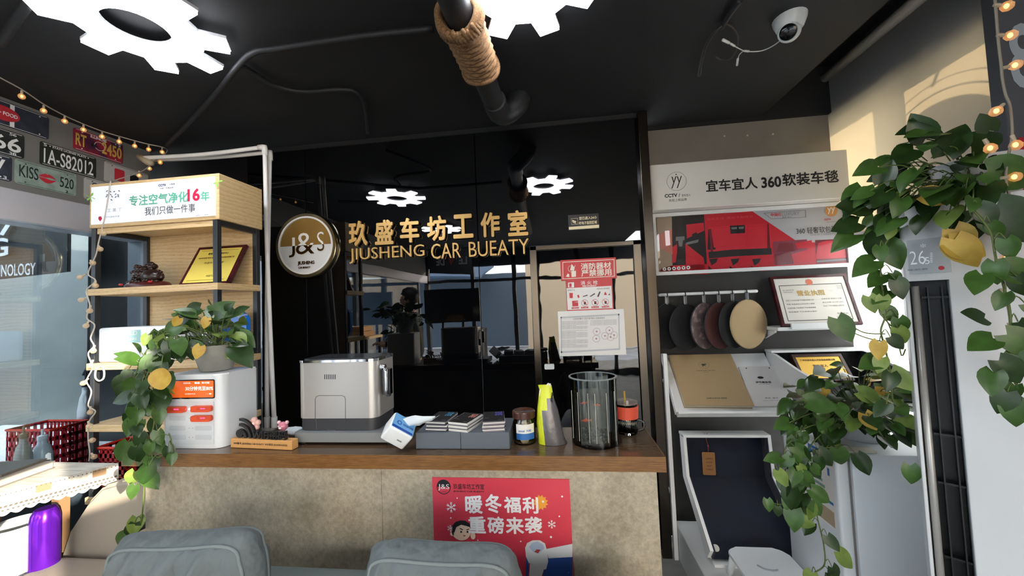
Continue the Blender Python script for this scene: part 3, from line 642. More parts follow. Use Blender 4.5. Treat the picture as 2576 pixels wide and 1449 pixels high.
for P, Q in ((TP[1], TP[0]),):
    L = (Q - P).length; u = (Q - P).normalized(); nn = u.cross(VZ); n = int(L / .004)
    for i in range(n):
        s0, s1 = i * L / n, (i + 1) * L / n
        hem = lambda s: .075 + .011 * abs(math.sin(s * math.pi / .035))
        off = lambda s: nn * (.004 + .006 * math.sin(s * 40))
        b.face([P + u * s0 + off(s0) * .3, P + u * s1 + off(s1) * .3, P + u * s1 + off(s1) * 1.6 - VZ * hem(s1), P + u * s0 + off(s0) * 1.6 - VZ * hem(s0)])
    k = 0; s = .012
    while s < L:
        b2.disc(P + u * s + nn * .0075 - VZ * .006, u, VZ, .0022, 8); s += .0125
        for dz, rr in ((.050, .0045), (.064, .0035)): b2.disc(P + u * (s + (.006 if dz > .06 else 0)) + nn * .017 - VZ * dz, u, VZ, rr, 8)
bmesh.ops.remove_doubles(b.b, verts=b.b.verts[:], dist=.0004); b.build('lace_hem', LACE, tc_, True); b2.build('eyelet', M('eyelet_dark', '5a5248', .8), tc_)
def book(cx, cy, z, w, d, h, rz, label, col):
    t = thing('photo_album', label, 'album', (cx, cy, z), rz, 'albums on the lace cloth')
    b = MB(); b.box((-w / 2, -d / 2, 0), (w / 2, d / 2, .004)); b.box((-w / 2, -d / 2, h - .004), (w / 2, d / 2, h)); b.box((-w / 2, -d / 2, 0), (-w / 2 + .004, d / 2, h)); b.build('cover', M('cover_' + col, col, .4), t, local=True)
    b = MB(); b.box((-w / 2 + .004, -d / 2 + .005, .0041), (w / 2 - .005, d / 2 - .005, h - .0041)); b.build('pages', M('pages', 'b9b4aa', .8, var=(1, '8c8880', .4, .6, (1, 1, 400))), t, local=True)
p = PZ(30, 1205, zT); book(p.x - .08, p.y - .02, zT + .003, .30, .21, .032, R(8), 'thick grey album on the lace cloth', '6b665f')
book(p.x - .10, p.y - .01, zT + .036, .27, .17, .010, R(14), 'thin black album lying on the thick grey one', '2a2826')
# armchair in the sun, purple flask
ac = thing('armchair', 'beige fabric armchair in patchy sunlight left of the counter', 'armchair', (-1.92, 1.25, 0))
BEI = M('beige_fabric', 'a89d8c', .9, bump=(90, .2, .004))
def cushion(lo, hi, bev, mat, parent, name, seg=5):
    b = MB(); b.box(lo, hi, bev, seg=seg); return b.build(name, mat, parent, True)
b = MB(); q = [(-2.24, .36), (-2.215, .46), (-2.17, .58), (-2.10, .70), (-2.02, .775), (-1.92, .80), (-1.80, .80), (-1.71, .77), (-1.68, .70), (-1.68, .12), (-2.24, .12)]
b.prism([Vector((x, 1.45, z)) for x, z in q], (0, .09, 0)); bmesh.ops.bevel(b.b, geom=[e for e in b.b.edges], offset=.016, segments=3, affect='EDGES'); b.build('backrest', BEI, ac, 50)
cushion((-2.20, .98, .34), (-1.70, 1.44, .50), .05, BEI, ac, 'seat')
cushion((-2.20, .98, .12), (-1.70, 1.44, .33), .02, BEI, ac, 'base')
for x in (-2.18, -1.76):
    for y in (1.0, 1.40): MB().box((x, y, 0), (x + .04, y + .04, .12)).build('leg', M('table_wood', '8a6a4a', .5), ac)
b = MB(); b.tube(smoothpath([PY(330, 1340, 1.40), PY(350, 1328, 1.42), PY(372, 1318, 1.44)], 4), .014, 8); b.build('strap', M('black_fabric', '1a1818', .8), ac, True)
fl = thing('flask', 'shiny purple metal flask standing under the lace-covered table', 'flask', (-2.27, 1.42, .30))
p = PY(112, 1380, 1.36); fl.location = (p.x, 1.36, 0)
b = MB(); b.lathe([(0, 0), (.042, 0), (.045, .01), (.045, .60), (.04, .63), (.03, .65), (0, .65)], (p.x, 1.36, .08), 28); b.build('body', M('purple_metal', '7a28d8', .18, .8), fl, 40)
b = MB(); b.lathe([(0, 0), (.05, 0), (.05, .078), (0, .078)], (p.x, 1.36, .001), 24); b.build('base', INK, fl, 40)
bn = thing('storage_bin', 'white bin under the table beside the purple flask', 'bin', (-2.4, 1.36, 0))
p = PY(45, 1380, 1.36); b = MB(); b.lathe([(0, 0), (.075, 0), (.08, .02), (.085, .66), (.08, .66), (.075, .03), (0, .03)], (p.x - .01, 1.36, 0), 28); b.build('tub', WPLAS, bn, 40)
b = MB(); b.lathe([(.084, .62), (.09, .625), (.09, .66), (.084, .665)], (p.x - .01, 1.36, 0), 28); b.build('rim', WPLAS, bn, 40)

# ================================================================== COUNTER AND WHAT STANDS ON IT
cn = thing('reception_counter', 'reception counter with mottled stone front and thick brown wood top', 'counter', (-.65, 1.4, 0))
cx0, cx1, cy0, cy1 = -1.655, .322, 1.252, 1.54
b = MB(); b.box((cx0 + .002, cy0 + .002, .953), (cx1 - .002, cy1, 1.0)); b.build('countertop', DARK_TOP, cn)
b = MB(); b.box((cx0, cy0, .9525), (cx1, cy0 + .0019, 1.0002)); b.box((cx1 - .0019, cy0 + .002, .9525), (cx1, cy1, 1.0002)); b.box((cx0, cy0 + .002, .9525), (cx0 + .0019, cy1, 1.0002)); b.build('undarkened_edge', WALNUT, cn)  # thin strip added so the edge keeps the undarkened wood colour
STONE = M('mottled_stone', 'c2b8a4', .55, var=(7, 'a59b88', .35, .72), bump=(60, .08, .003))
def stone():
    t = STONE.node_tree; b_ = t.nodes['Principled BSDF']; r0 = b_.inputs['Base Color'].links[0].from_node
    n = t.nodes.new('ShaderNodeTexNoise'); n.inputs['Scale'].default_value = 70; n.inputs['Detail'].default_value = 6; n.inputs['Roughness'].default_value = .7
    r = t.nodes.new('ShaderNodeValToRGB'); e = r.color_ramp.elements; e[0].position = .38; e[1].position = .66; e[0].color = (.68, .66, .62, 1); e[1].color = (1.1, 1.08, 1.05, 1)
    tc = [x for x in t.nodes if x.type == 'TEX_COORD'][0]; t.links.new(tc.outputs['Object'], n.inputs['Vector']); t.links.new(n.outputs['Fac'], r.inputs[0])
    mx = t.nodes.new('ShaderNodeMixRGB'); mx.blend_type = 'MULTIPLY'; mx.inputs[0].default_value = .8
    t.links.new(r0.outputs[0], mx.inputs[1]); t.links.new(r.outputs[0], mx.inputs[2]); t.links.new(mx.outputs[0], b_.inputs['Base Color'])
stone()
xs_ = PY(962, 1300, 1.28).x
fx0, fx1 = PY(366, 1300, 1.28).x, PY(1658, 1300, 1.28).x
MB().box((fx0, 1.28, 0), (xs_ - .0006, 1.33, .952)).build('front_panel', STONE, cn)
MB().box((xs_ + .0006, 1.28, 0), (fx1, 1.33, .952)).build('front_panel', STONE, cn)
for x in (fx0, fx1 - .03): MB().box((x, 1.331, 0), (x + .03, 1.53, .952)).build('side_panel', STONE, cn)
ZC = 1.001
# promotional poster on the counter front
YP = 1.2765
po = thing('poster', 'red winter promotion poster on the counter front', 'poster', (-.21, YP, .75))
b = MB(); zt, zb = PY(1087, 1201, YP).z, .33
xl, xr = PY(1087, 1201, YP).x, PY(1432, 1203, YP).x
b.box((xl, YP, zb), (xr, YP + .003, zt)); b.build('board', M('poster_red', 'e2485a', .45, var=(2.2, 'c42c40', .3, .75)), po)
b = MB(); Y = YP - .0008
cL = PY(1116, 1225, Y); rL = .0225
b.ring(cL, VX, VZ, rL, .0025, 32, 1)
b.face([cL + VX * rL * math.cos(math.pi * k / 20) + VZ * rL * math.sin(math.pi * k / 20) for k in range(21)], 1)
b.tpx('J&S', 1116, 1226, 28, 16, Y - .0005, 0, 0, 0); b.tpx('JIUSHENG', 1116, 1238, 16, 3, Y - .0005, 0, 0, 1)
b.tpx('玖盛车坊工作室', 1179, 1224, 78, 14, Y, 0, .012, 1); b.tpx('JIUSHENG CAR BUEATY', 1179, 1237, 78, 5, Y, 0, .03, 1)
for s_, x, y, w, h in (('暖', 1192, 1269, 44, 46), ('冬', 1241, 1267, 42, 48), ('福', 1289, 1270, 43, 41), ('利', 1334, 1271, 40, 42), ('重', 1200, 1320, 44, 43), ('磅', 1247, 1321, 42, 43), ('来', 1295, 1322, 46, 43), ('袭', 1342, 1321, 44, 43)):
    b.tpx(s_, x, y, w, h, Y - .0012, 0, .030, 0)
cS = PY(1360, 1264, Y); b.face([cS + (VX * math.cos(math.pi * k / 12) + VZ * math.sin(math.pi * k / 12)) * (.026 if k % 2 else .019) for k in range(24)], 2); b.disc(PY(1366, 1262, Y - .0006), VX, VZ, .004, 10, 0)
for x, y, r_ in ((1150, 1253, 1.7), (1134, 1303, 1.7), (1414, 1249, 2.3), (1407, 1299, 1.8), (1386, 1351, 2.6), (1310, 1362, 1.8), (1202, 1359, 1.8), (1430, 1440, 1.8)): b.disc(PY(x, y, Y), VX, VZ, r_ * .00142, 10, 0)
for x, y, r_ in ((1135, 1276, 11), (1388, 1319, 8.5), (1133, 1329, 7)):
    c = PY(x, y, Y - .0003); q = r_ * .00138
    for k in range(6):
        u = VX * math.cos(k * math.pi / 3 + .52) + VZ * math.sin(k * math.pi / 3 + .52); v = Vector((-u.z, 0, u.x))
        b.face([c + v * q * .09, c + u * q + v * q * .09, c + u * q - v * q * .09, c - v * q * .09], 0)
        for t in (.5, .8):
            for sg in (1, -1): b.face([c + u * q * t + (-VY) * .0001 * sg, c + u * q * (t + .28) + v * q * .28 * sg, c + u * q * (t + .38) + v * q * .16 * sg, c + u * q * (t + .16)], 0)
# plain cartoon child's head peeking up, scarf, blue ground
b.disc(PY(1160, 1336, Y), VX, VZ, .0335, 28, 3, .031); b.disc(PY(1137, 1343, Y), VX, VZ, .007, 12, 3); b.disc(PY(1190, 1348, Y - .0003), VX, VZ, .009, 12, 3, .012)
b.flat([(1137, 1338), (1138, 1322), (1146, 1313), (1158, 1309), (1170, 1310), (1181, 1317), (1182, 1326), (1172, 1323), (1160, 1320), (1148, 1326), (1143, 1340)], Y - .0004, 1)
for x in (1160, 1176): b.disc(PY(x, 1338, Y - .0005), VX, VZ, .0035, 12, 1)
for pts in ([(1157, 1328), (1165, 1332), (1164, 1334), (1156, 1330)], [(1173, 1332), (1180, 1330), (1180, 1332), (1174, 1334)]): b.flat(pts, Y - .0005, 1)
b.flat([(1164, 1346), (1172, 1347), (1168, 1350)], Y - .0005, 5)
b.flat([(1374, 1381), (1440, 1368), (1440, 1402), (1380, 1406)], Y, 4); b.flat([(1324, 1395), (1331, 1405), (1328, 1449), (1340, 1520), (1320, 1520)], Y, 6); b.flat([(1372, 1405), (1440, 1401), (1440, 1530), (1345, 1530), (1366, 1449)], Y, 6)
b.flat([(1321, 1378), (1326, 1366), (1340, 1359), (1358, 1359), (1371, 1367), (1376, 1385), (1379, 1412), (1374, 1432), (1366, 1433), (1330, 1416), (1323, 1400)], Y - .0006, 4)
b.flat([(1331, 1376), (1338, 1366), (1352, 1362), (1366, 1370), (1370, 1379), (1355, 1393), (1342, 1389)], Y - .0009, 7); b.flat([(1344, 1388), (1350, 1382), (1360, 1383), (1353, 1392)], Y - .0011, 5)
b.flat([(1333, 1418), (1368, 1433), (1362, 1452), (1352, 1530), (1326, 1530)], Y - .0005, 4)
b.build('print', [M('poster_white', 'f4f2f2', .5), INK, M('poster_orange', 'f0a43c', .5), M('poster_skin', 'f2d0b4', .5), M('poster_cream', 'e2e0dc', .5), M('poster_lip', 'b04038', .5), M('poster_blue', '2c4f98', .5), M('poster_pale_blue', 'b8c4d8', .5)], po)
# --- power bank station
ps = thing('power_bank_station', 'white power bank rental station with an orange screen on the counter', 'charging station', (-1.41, 1.45, 1))
px0, px1, py0, py1, pzt = -1.540, -1.283, 1.300, 1.475, 1.281
b = MB(); pts = []
for cx_, cy_, a0, r_ in ((px1 - .035, py0 + .035, 270, .035), (px1 - .01, py1 - .01, 0, .01), (px0 + .01, py1 - .01, 90, .01), (px0 + .02, py0 + .02, 180, .02)):
    for k in range(7): a = R(a0 + 15 * k); pts.append(Vector((cx_ + r_ * math.cos(a), cy_ + r_ * math.sin(a), ZC)))
b.prism(pts, (0, 0, pzt - ZC)); bmesh.ops.bevel(b.b, geom=[e for e in b.b.edges if all(v.co.z > pzt - .001 for v in e.verts)], offset=.006, segments=3, affect='EDGES')
b.build('body', M('station_white', 'e3e6e8', .32), ps, 40)
Y = py0 - .0005
def prr(b, x0, y0, x1, y1, r, d, Yp, mi=0):
    a, c_ = PY((x0 + x1) / 2, (y0 + y1) / 2, Yp), 0; A_, B_ = PY(x0, (y0 + y1) / 2, Yp), PY(x1, (y0 + y1) / 2, Yp); T_, U_ = PY((x0 + x1) / 2, y0, Yp), PY((x0 + x1) / 2, y1, Yp)
    return b.rrect(a, VX, VZ, B_.x - A_.x, T_.z - U_.z, r, (0, d, 0), mi)
b = MB(); prr(b, 421, 955, 540, 1003, .006, -.003, Y); b.build('screen_bezel', M('black_glass', '101012', .08), ps)
b = MB(); prr(b, 424, 958, 537, 1000, .004, -.001, Y - .003); scn = b.build('screen', M('orange_screen', 'f06a24', .3, emit='f2661c', es=.12), ps)
b = MB(); Y2 = Y - .0046
b.tpx('30分钟充至80%', 501, 977, 70, 11, Y2, 0, .012, 0); b.tpx('扫码租借充电宝', 478, 991, 26, 3, Y2, 0, 0, 0); b.tpx('微信  支付宝', 508, 963, 38, 5, Y2, 0, .02, 0); b.tpx('i + ♥', 525, 991, 14, 4, Y2, 0, 0, 0); b.tpx('怪兽充电', 470, 964, 18, 4, Y2, 0, 0, 0)
b.build('screen_text', M('screen_white', 'ffffff', .4, emit='ffffff', es=.2), scn)
b = MB(); prr(b, 419, 1010, 538, 1118, .006, -.001, Y); b.build('slot_panel', M('station_panel', 'd9dde0', .4), ps)
for i, yy in enumerate((1029, 1052, 1077, 1100)):
    for j, (xa, xb) in enumerate(((426, 467), (491, 532))):
        if (i, j) in ((0, 0), (0, 1), (1, 1)): continue
        b = MB(); prr(b, xa, yy - 6, xb, yy + 6, .0055, -.0012, Y - .001); b.build('slot', M('slot_white', 'c9ced2', .45), ps)
b = MB()
for yy in (1052, 1077, 1100):
    for xx in (476, 485): b.disc(PY(xx, yy, Y - .0016), VX, VZ, .0016, 8, 0)
b.build('slot_indicator', M('grey_dot', '70747a', .5), ps)
b = MB()
for xx, yy in ((476, 1029), (485, 1029), (484, 1052)): b.ball(PY(xx, yy, Y - .002), .0028, 8)
b.build('lit_indicator', M('led', 'dfe4ff', .4, emit='c8d4ff', es=5), ps, True)
for (xa, xb, yy), lab in (((420, 470, 1029), 'orange power bank in the upper left slot of the white station'), ((487, 536, 1027), 'orange power bank in the upper right slot of the white station'), ((487, 536, 1051), 'orange power bank in the second right slot of the white station')):
    t = thing('power_bank', lab, 'power bank', PY((xa + xb) / 2, yy, Y - .003), 0, 'orange power banks in the station')
    b = MB(); prr(b, xa, yy - 7.5, xb, yy + 7.5, .0075, -.014, Y - .0015); b.build('shell', M('orange_shell', 'e8542a', .35), t, 40)
    b = MB(); prr(b, xa + 8, yy - 5, xb - 4, yy + 5, .005, -.002, Y - .0155); b.build('front_face', M('orange_face', 'd9481f', .3), t)
    b = MB(); b.tpx('00:00', (xa + xb) / 2 - 2, yy + 1, 12, 3, Y - .018, 0, .02); b.build('lettering', M('pink_lit', 'ff6ac0', .4, emit='ff5ab0', es=.6), t)
# --- wifi sign
A0 = PZ(580, 1126, ZC); A1 = PZ(734, 1133, ZC); ang = math.atan2(A1.y - A0.y, A1.x - A0.x)
wf = thing('wifi_sign', 'wooden block sign with black WIFI letters before the white station', 'sign', ((A0.x + A1.x) / 2, (A0.y + A1.y) / 2, ZC), ang)
wl_ = (A1 - A0).length; hb = .034
b = MB(); b.box((-wl_ / 2, 0, 0), (wl_ / 2, .032, hb), .0015, seg=1); b.build('block', wood('beech', 'd8a468', 'cf9858', 'b98346', (1, 4, 8), 6, .5), wf, local=True)
b = MB(); b.text('WiFi账号: JIUSHENG CAR BUEATY  WiFi密码: JIUSHENG0505', (-.002, -.0006, hb * .5), VX, VZ, wl_ * .88, .010, 0, .02); b.build('lettering', INK, wf, local=True)
b = MB(); b.text('WIFI密码', (.035, .014, hb + .017), VX, VZ, .148, .036, .012, .018); b.build('raised_letters', M('black_acrylic', '1c1c1e', .3), wf, local=True)
b = MB(); o = Vector((-.107, .02, hb)); n = 12
for r0, r1 in ((.022, .033), (.044, .054), (.064, .073)):
    pts = [o + VX * r1 * math.cos(R(90 - 90 * k / n)) + VZ * r1 * math.sin(R(90 - 90 * k / n)) for k in range(n + 1)] + [o + VX * r0 * math.cos(R(90 * k / n)) + VZ * r0 * math.sin(R(90 * k / n)) for k in range(n + 1)]
    b.prism(pts, (0, -.010, 0))
b.prism([o + VX * .0155 * math.cos(R(22.5 * k)) + VZ * (.0155 * math.sin(R(22.5 * k)) + .0155) for k in range(16)], (0, -.010, 0)); b.build('wifi_symbol', M('black_acrylic', '1c1c1e', .3), wf, local=True)
P = PY(640, 1066, 1.335); fg = thing('flower_figure', 'pale pink ball-petal flower ornament behind the wooden sign', 'ornament', (P.x, P.y, ZC))
PK = M('pale_pink', 'e8b8ac', .2)
for k in range(5): a = R(90 + 72 * k); MB().ball(P + VX * .0155 * math.cos(a) + VZ * .0155 * math.sin(a), .0112, 14).build('petal', PK, fg, True)
MB().ball(P - VY * .006, .0095, 14).build('flower_centre', M('pale_pink2', 'efc9bb', .2), fg, True)
b = MB(); b.tube([Vector((P.x, P.y + .004, ZC)), P + VY * .004], .004, 8); b.build('stem', M('stem_green', '8fae7a', .5), fg, True)
P = PY(712, 1072, 1.345); fb = thing('bear_figure', 'shiny pink bear figurine behind the wooden sign', 'figurine', (P.x, P.y, ZC))
PNK = M('shiny_pink', 'c9788c', .08, coat=.6)
MB().ball(P, .0175, 18, (1.05, .95, 1)).build('head', PNK, fb, True)
for sx in (-1, 1): MB().ball(P + VX * .0165 * sx + VZ * .0145, .0072, 12).build('ear', M('shiny_pale_pink', 'e3b0ba', .08, coat=.6), fb, True)
MB().ball(P - VZ * .034, .0145, 16, (1, .85, 1.3)).build('body', PNK, fb, True)
for sx in (-1, 1):
    b = MB(); b.tube([P + Vector((.012 * sx, 0, -.024)), P + Vector((.021 * sx, -.004, -.042))], [.0055, .005], 8); b.build('arm', PNK, fb, True)
    b = MB(); b.tube([P + Vector((.008 * sx, 0, -.048)), Vector((P.x + .010 * sx, P.y, ZC))], [.008, .0075], 8); b.build('leg', PNK, fb, True)
b = MB(); b.ball(P + Vector((0, -.0165, -.003)), .005, 10, (1.2, .6, .8)); 
for sx in (-1, 1): b.ball(P + Vector((.0065 * sx, -.0158, .003)), .0016, 8)
b.build('muzzle', M('white_gloss', 'eeeeee', .2), fb, True)
# --- coffee machine
cm = thing('coffee_machine', 'silver coffee machine with dark base, its back to the room', 'coffee machine', (-.83, 1.5, ZC))
SIL = M('silver_panel', 'bdbab6', .30, .55); DKG = M('dark_grey_plastic', '35363a', .45); GRP = M('grey_tray', '7f8283', .5)
mx0, mx1, my0, my1 = -1.020, -.690, 1.362, 1.545
def round_col(b, x0, x1, y0, y1, z0, z1, r):
    pts = []
    for cx_, cy_, a0 in ((x1 - r, y0 + r, 270), (x1 - r, y1 - r, 0), (x0 + r, y1 - r, 90), (x0 + r, y0 + r, 180)):
        for k in range(7): a = R(a0 + 15 * k); pts.append(Vector((cx_ + r * math.cos(a), cy_ + r * math.sin(a), z0)))
    return b.prism(pts, (0, 0, z1 - z0))
b = MB(); round_col(b, -1.020, -.60, 1.340, 1.539, ZC + .010, ZC + .045, .015); b.build('drip_tray', GRP, cm, 40)
for x in (-.99, -.64):
    for y in (1.36, 1.51): b = MB(); b.lathe([(0, 0), (.012, 0), (.012, .012), (0, .012)], (x, y, ZC), 12); b.build('foot', INK, cm)
mx1 = -.692; my1 = 1.80 if False else 1.538
b = MB(); round_col(b, mx0 + .003, mx1 - .003, my0 + .003, my1, ZC + .046, 1.092, .035); b.build('base', DKG, cm, 40)
b = MB(); round_col(b, mx0, mx1, my0, my1, 1.093, 1.306, .035); b.build('body', SIL, cm, 40)
b = MB(); round_col(b, mx0 - .002, mx1 + .002, my0 - .002, my1, 1.3065, 1.316, .036); b.build('chrome_rim', CHROME, cm, 40)
b = MB(); round_col(b, mx0 + .012, mx1 - .012, my0 + .012, my1 - .01, 1.3165, 1.319, .03); b.build('top_plate', M('smoked_top', '3a3c40', .15), cm, 40)
b = MB(); Y = my0 - .0006
for k in range(6): x = 817 + k * 5.2; b.flat([(x - 1.2, 942), (x + 1.2, 942), (x + 1.2, 954), (x - 1.2, 954)], Y)
b.build('vent_slot', DKG, cm)
b = MB(); T = [(793, 1062), (793, 1004), (796, 998), (803, 995), (860, 995), (867, 998), (869, 1004), (869, 1062)]
b.tube([PY(x, y, my0) for x, y in T], .0011, 5); b.build('hatch_outline', M('hatch_groove', '4a4846', .5), cm)
b = MB(); b.tube([PY(795, 1052, my0 + .003), PY(797, 1093, my0 + .003)], .001, 5); prr(b, 822, 1081, 845, 1089, .004, -.002, my0 + .0025); b.build('base_catch', M('catch_grey', '55575b', .3), cm)
b = MB(); hx = mx1 + .03; b.prism([Vector((mx1 + .001, 1.44, 1.155)), Vector((mx1 + .001, 1.46, 1.155)), Vector((mx1 + .001, 1.46, 1.21)), Vector((mx1 + .001, 1.44, 1.21))], (.012, 0, 0)); b.build('spout_mount', DKG, cm)
sp = None
b = MB(); b.tube([Vector((mx1 + .002, 1.40, 1.278)), Vector((mx1 + .020, 1.40, 1.278))], .012, 12); b.build('spout_arm', CHROME, cm, 40)
b = MB(); round_col(b, mx1 + .006, mx1 + .040, 1.385, 1.425, 1.175, 1.272, .012); b.build('milk_spout', M('dark_chrome', '55565a', .1, 1), cm, 40)
b = MB(); b.tube(smoothpath([(mx1 + .024, 1.383, 1.272), (mx1 + .030, 1.380, 1.262), (mx1 + .030, 1.380, 1.178)], 4), .006, 10); b.build('handle', CHROME, cm, True)
# crumpled white tissue behind the wooden sign
b = MB(); b.ball(PY(738, 1084, 1.40), .03, 14, (1.5, .8, .45))
for v in b.b.verts: v.co += Vector((random.uniform(-1, 1), random.uniform(-1, 1), random.uniform(-1, 1))) * .004; v.co.z = max(v.co.z, ZC)
tag(b.build('crumpled_tissue', M('tissue', 'dfe8ee', .8), None, True), 'crumpled pale tissue between the pink bear and the coffee machine', 'tissue')
# --- tissue pack standing on its edge
rt = Matrix.Rotation(R(8), 3, 'Z') @ Matrix.Rotation(R(24), 3, 'X') @ Matrix.Rotation(R(40), 3, 'Y')
tp = thing('tissue_pack', 'blue and white tissue pack tipped on edge beside the grey plinth', 'tissue pack', (-.563, 1.30, ZC))
w, d, h = .092, .075, .070
low = min((rt @ Vector((x, y, z))).z for x in (0, -w) for y in (0, d) for z in (0, h)); o = Vector((-.563, 1.285, ZC - low + .001))
L_ = lambda x, y, z: o + rt @ Vector((x, y, z))
b = MB(); b.box((0, 0, 0), (w, d, h), .008, seg=3); b.b.transform(Matrix.Translation(o) @ rt.to_4x4() @ Matrix.Translation((-w, 0, 0)))
b.build('pack', M('tissue_white', 'eef2f4', .4, bump=(50, .3, .004)), tp, 50)
b = MB(); n_ = rt @ VZ
b.face([L_(-w + .004, .004, h + .0008), L_(-.004, .004, h + .0008), L_(-.004, d - .004, h + .0008), L_(-w + .004, d - .004, h + .0008)], 0); b.face([L_(-w + .006, .006, h + .0012), L_(-.006, .006, h + .0012), L_(-.006, .016, h + .0012), L_(-w + .006, .016, h + .0012)], 1)
b.ring(L_(-w * .70, d * .45, h + .0016), rt @ VX, rt @ VY, .006, .003, 20, 1); b.text('VINSHINE', L_(-w * .32, d * .45, h + .0016), rt @ VX, rt @ VY, .042, .010, 0, .03, 1)
b.face([L_(-w * .45, -.0008, .03), L_(-w * .25, -.0008, .03), L_(-w * .25, -.0008, .036), L_(-w * .45, -.0008, .036)], 2)
b.build('label', [M('sky_blue_print', '6ba8dc', .4), M('royal_blue_print', '1c48a4', .4), M('grey_mark', '8a9098')], tp)
b = MB(); q0 = [L_(-w * .62, d * .75, h + .001), L_(-w * .3, d * .55, h + .001), L_(-w * .05, d * .75, h + .001)]; q1 = [p + n_ * .02 + VX * .035 for p in q0]; q2 = [p + n_ * .018 + VX * .075 + VZ * .012 for p in q0]; q2[0] = q2[1] + VX * .012 + VZ * .008; q2[2] = q2[1] + VX * .03 + VZ * .014
for A_, B_ in ((q0, q1), (q1, q2)):
    for i in range(2): b.face([A_[i], A_[i + 1], B_[i + 1], B_[i]])
bmesh.ops.remove_doubles(b.b, verts=b.b.verts[:], dist=.0005); bmesh.ops.subdivide_edges(b.b, edges=b.b.edges[:], cuts=2, use_grid_fill=True)
for v in b.b.verts: v.co += Vector((0, random.uniform(-1, 1), random.uniform(-1, 1))) * .003
b.build('tissue', M('tissue', 'dfe8ee', .8), tp, True)
# --- grey plinth with three piles of leaflets
GB_ = M('slate_grey_box', '5c646d', .5)
bxx = thing('display_plinth', 'slate grey two-part plinth under the leaflet piles', 'plinth', (-.36, 1.39, ZC))
xm = PZ(1160, 1129, ZC).x
MB().box((-.520, 1.306, ZC), (xm - .0005, 1.475, 1.058), .0015, seg=1).build('left_half', GB_, bxx); MB().box((xm + .0005, 1.306, ZC), (-.182, 1.475, 1.058), .0015, seg=1).build('right_half', GB_, bxx)
zP = 1.0585
for (cx_, cy_, rz, n, labs, txt, mcol, edge, body) in ((-.443, 1.378, R(-6), 9, 'left leaflet pile', 'SYE', '3a90b8', '3e3e44', 'black leaflet with blue letters on top of the left pile'), (-.352, 1.372, R(-16), 8, 'middle leaflet pile', 'SE', 'c07a6a', 'd8d6d2', 'black leaflet with copper letters on top of the middle pile'), (-.247, 1.376, R(9), 9, 'right leaflet pile', 'EYE', '5a52b0', '9a8f94', 'black leaflet with violet letters on top of the right pile')):
    for k in range(n):
        top = k == n - 1; z = zP + k * .0040
        rr = rz + (0 if top else random.uniform(-.03, .03))
        t = thing('leaflet', body if top else 'plain leaflet lying beneath the top one in the ' + labs, 'leaflet', (cx_ + (0 if top else random.uniform(-.002, .002)), cy_, z), rr, 'leaflets of the ' + labs)
        b = MB(); b.box((-.039, -.060, 0), (.039, .060, .0037)); b.build('sheets', [M('leaf_edge_' + e_, e_, .6) for e_ in [(edge, 'dcdad6', '56565c')[k % 3]]][0], t, local=True)
        if top:
            b = MB(); b.face([Vector((x, y, .0039)) for x, y in ((-.038, -.059), (.038, -.059), (.038, .059), (-.038, .059))], 0)
            b.text(txt, (.018, .028, .0042), -VY, VX, .042, .026, 0, .04, 1); b.text('CAR WINDOW FILM', (-.026, -.02, .0042), VX, VY, .02, .003, 0, 0, 2); b.text('TECH', (.024, -.045, .0042), VX, VY, .016, .003, 0, 0, 2)
            b.build('cover', [M('leaflet_black', '0d0d10', .6), M('foil_' + mcol, mcol, .3), PAPER], t, local=True)
# --- plastic jar
jr = thing('plastic_jar', 'clear jar with brown lid and blue and white label', 'jar', (-.137, 1.385, ZC))
c = Vector((-.137, 1.385, ZC)); r_ = .0415
b = MB(); b.lathe([(0, 0), (r_ - .004, 0), (r_, .006), (r_, .072), (r_ - .006, .084), (r_ - .006, .090), (r_ - .008, .090), (r_ - .008, .084), (r_ - .002, .071), (r_ - .002, .007), (r_ - .006, .002), (0, .002)], c, 32); b.build('jar_body', GLASS, jr, True)
b = MB(); b.lathe([(0, .003), (r_ - .004, .003), (r_ - .003, .008), (r_ - .003, .066), (0, .068)], c, 28); b.build('jar_contents', M('granules', 'd2bb98', .9, var=(150, 'b0977a', .4, .6)), jr, True)
b = MB(); b.lathe([(r_ - .004, .088), (r_ + .001, .089), (r_ + .001, .109), (r_ - .002, .112), (r_ - .010, .1115), (r_ - .012, .110), (0, .110)], c, 32); b.build('lid', M('brown_lid', '4a2c22', .25), jr, 40)
b = MB(); a0, a1 = R(-128), R(-28); N = 16
for z0, z1, mi in ((.018, .040, 1), (.040, .072, 0)):
    for k in range(N):
        q = [a0 + (a1 - a0) * k / N, a0 + (a1 - a0) * (k + 1) / N]; p_ = lambda a, z: c + Vector((r_ * 1.012 * math.cos(a), r_ * 1.012 * math.sin(a), z)); b.face([p_(q[0], z0), p_(q[1], z0), p_(q[1], z1), p_(q[0], z1)], mi)
for s_, a, z, ww in (('bactocell', -98, .050, .022), ('PURE', -62, .050, .018)): u = Vector((-math.sin(R(a)), math.cos(R(a)), 0)); b.text(s_, c + Vector((r_ * 1.03 * math.cos(R(a)), r_ * 1.03 * math.sin(R(a)), z)), u, VZ, ww, .007, 0, .02, 1)
b.build('label', [PAPER, M('label_blue', '2f6cb4', .5)], jr)
